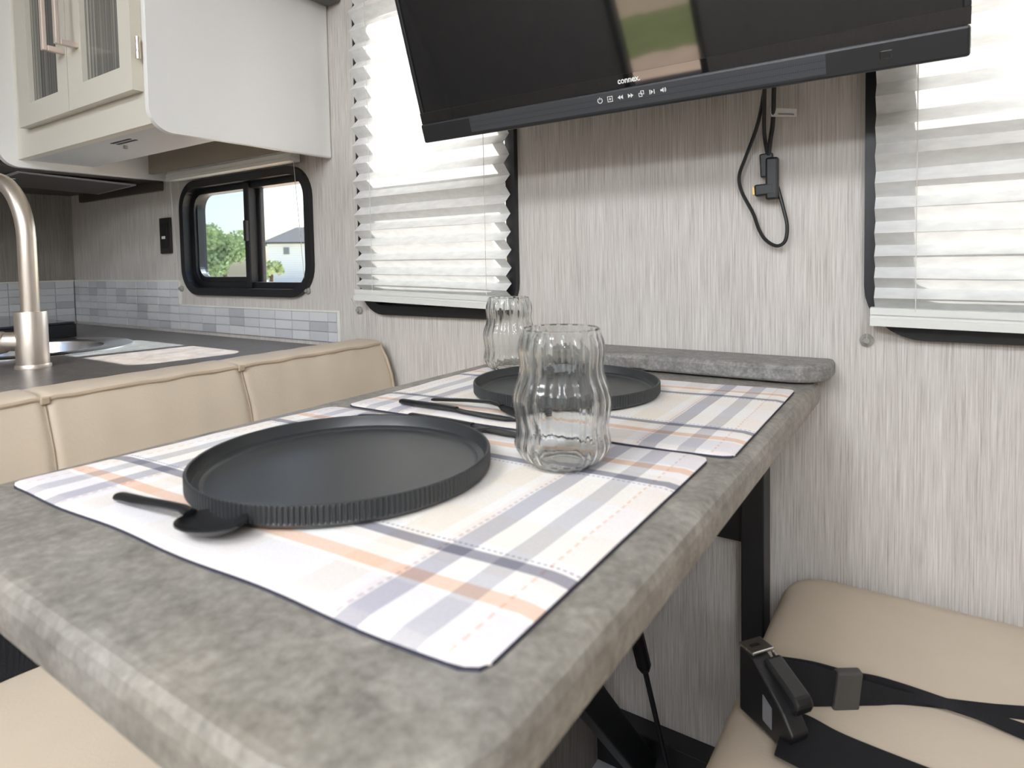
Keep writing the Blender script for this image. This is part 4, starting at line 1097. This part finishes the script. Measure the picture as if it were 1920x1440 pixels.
# buckle: wedge-shaped housing standing on its edge
a0 = sz(1386, 1330); a1 = at_y(1394, 1210, a0.y); c0 = sz(1476, 1416); c1 = at_y(1488, 1350, c0.y)
run = (c0 - a0); run.z = 0; run.normalize(); side = Vector((-run.y, run.x, 0))
if side.x < 0: side = -side
def prism(poly, s_from, s_to, bev=0.002):
    bmx = loft([[p + side * s_from for p in poly], [p + side * s_to for p in poly]])
    bmesh.ops.bevel(bmx, geom=list(bmx.edges), offset=bev, segments=2, profile=0.5, affect='EDGES')
    return bmx
L = (c0 - a0).length; Hh = (a1 - a0).z; H2 = max(0.022, (c1 - c0).z)
def bp(s, z): return a0 + run * s + Vector((0, 0, z))
hs = obj('buckle_housing', prism([bp(0, 0.001), bp(L, 0.001), bp(L + 0.006, H2 * 0.55), bp(L * 0.9, H2), bp(L * 0.32, Hh * 0.92), bp(0.012, Hh), bp(0.0, Hh * 0.98)], 0.0, 0.020), M['buckle'], belt)
obj('release_lever', prism([bp(L * 0.30, Hh * 0.72), bp(L * 0.98, H2 * 0.86), bp(L * 1.04, H2 * 1.12), bp(L * 0.98, H2 * 1.32), bp(L * 0.36, Hh * 0.96)], 0.010, 0.030, 0.003), M['buckle'], hs)
obj('sticker', prism([bp(L * 0.52, 0.012), bp(L * 0.70, 0.010), bp(L * 0.70, 0.030), bp(L * 0.52, 0.036)], -0.0006, 0.0, 0.0001), M['sticker'], hs)
obj('steel_tongue', obox(bp(0.010, Hh + 0.001) + side * 0.012, run, side, (0, 0, 1), 0.010, 0.013, 0.0015, 0.001), M['steel'], hs)
obj('tongue_slot', obox(bp(0.010, Hh + 0.0022) + side * 0.010, run, side, (0, 0, 1), 0.002, 0.005, 0.0006), M['black'], hs)
obj('steel_pin', tube([bp(0.014, Hh - 0.002) + side * 0.027, bp(0.020, Hh - 0.014) + side * 0.029], 0.0022, 8), M['steel'], hs)
lb = thing('lap_belt', (-0.84, 0.15, 0.45), 'black lap belt tucked along the back of the seat under the table', 'seat belt')
obj('webbing', ribbon([(-0.815, 0.288, 0.4495), (-0.822, 0.262, 0.4498), (-0.826, 0.22, 0.450), (-0.828, 0.12, 0.450), (-0.828, 0.0, 0.450)], [(-0.829, 0.300, 0.4505), (-0.848, 0.280, 0.478), (-0.852, 0.235, 0.500), (-0.852, 0.12, 0.506), (-0.852, 0.0, 0.506)], 0.003), M['webbing'], lb)

# ------------------------------------------------------------------ outdoors
D0 = 46.0
def far(px, py, d=D0): r = ray(px, py); return CAM + r * (d / math.hypot(r.x, r.y))
hp = far(500, 457); hq = far(640, 446)
hx = (hq - hp); hx.z = 0; hw = 13.0; hx.normalize(); hy = Vector((-hx.y, hx.x, 0))
if hy.y < 0: hy = -hy
ez = hp.z
hs_ = thing('house', (hp.x, hp.y, -0.65), 'white sided house with a dark slate roof seen through the kitchen window', 'house')
def hv_(u, v, z): q = Vector((hp.x, hp.y, 0)) + hx * u + hy * v; return Vector((q.x, q.y, z))
def quadbox(u0, u1, v0, v1, z0, z1): return loft([[hv_(u0, v0, z0), hv_(u1, v0, z0), hv_(u1, v1, z0), hv_(u0, v1, z0)], [hv_(u0, v0, z1), hv_(u1, v0, z1), hv_(u1, v1, z1), hv_(u0, v1, z1)]])
obj('wall', quadbox(0.0, hw, 0, 8, -0.65, ez), M['siding'], hs_)
rt = ez + 1.35
rb = loft([[hv_(-0.35, -0.4, ez), hv_(hw + 0.4, -0.4, ez), hv_(hw + 0.4, 8.4, ez), hv_(-0.35, 8.4, ez)], [hv_(-0.35, -0.4, ez + 0.08), hv_(hw + 0.4, -0.4, ez + 0.08), hv_(hw + 0.4, 8.4, ez + 0.08), hv_(-0.35, 8.4, ez + 0.08)], [hv_(1.9, 3.9, rt), hv_(hw - 1.5, 3.9, rt), hv_(hw - 1.5, 4.1, rt), hv_(1.9, 4.1, rt)]])
obj('roof', rb, M['roof'], hs_)
for u0, z0 in ((1.0, ez - 0.8), (3.4, ez - 0.9), (6.0, ez - 0.9)):
    wf_ = obj('window', quadbox(u0, u0 + 0.5, -0.05, 0.02, z0, z0 + 0.6), M['white'], hs_)
    obj('pane', quadbox(u0 + 0.06, u0 + 0.44, -0.07, -0.04, z0 + 0.06, z0 + 0.54), M['housewin'], wf_)
def tree(label, px, py_c, d, rw, rh, n, seed):
    rnd = random.Random(seed)
    c = far(px, py_c, d); base = Vector((c.x, c.y, -0.65))
    t = thing('tree', base, label, 'tree', 'trees beyond the kitchen window')
    tk = obj('trunk', tube([base, base + Vector((0.05, 0, (c.z + 0.65) * 0.5)), c + Vector((0, 0, rh * 0.4))], [0.16, 0.11, 0.04], 8), M['bark'], t)
    bm_ = bmesh.new()
    blobs = [(Vector((rnd.uniform(-0.6, 0.6) * rw, rnd.uniform(-0.6, 0.6) * rw, rnd.uniform(-0.6, 0.6) * rh)), rnd.uniform(0.35, 0.55)) for _ in range(12)]
    for _ in range(n):
        bc_, bs = rnd.choice(blobs)
        v = Vector((rnd.gauss(0, 1), rnd.gauss(0, 1), rnd.gauss(0, 1))).normalized() * rnd.random() ** 0.4 * bs
        p = c + bc_ + Vector((v.x * rw, v.y * rw, v.z * rh))
        n1 = Vector((rnd.gauss(0, 1), rnd.gauss(0, 1), rnd.gauss(0, 1))).normalized(); n2 = n1.orthogonal().normalized(); s = rnd.uniform(0.05, 0.12)
        bm_.faces.new([bm_.verts.new(p + n1 * s), bm_.verts.new(p + n2 * s * 0.6), bm_.verts.new(p - n1 * s), bm_.verts.new(p - n2 * s * 0.6)])
    obj('foliage', bm_, M['leaf'], t)
tree('leafy green tree left of the white house, seen through the tinted pane', 420, 468, 30.0, 1.3, 1.15, 3800, 3)
tree('low young tree in front of the white house wall', 508, 508, 26.0, 0.45, 0.45, 900, 4)
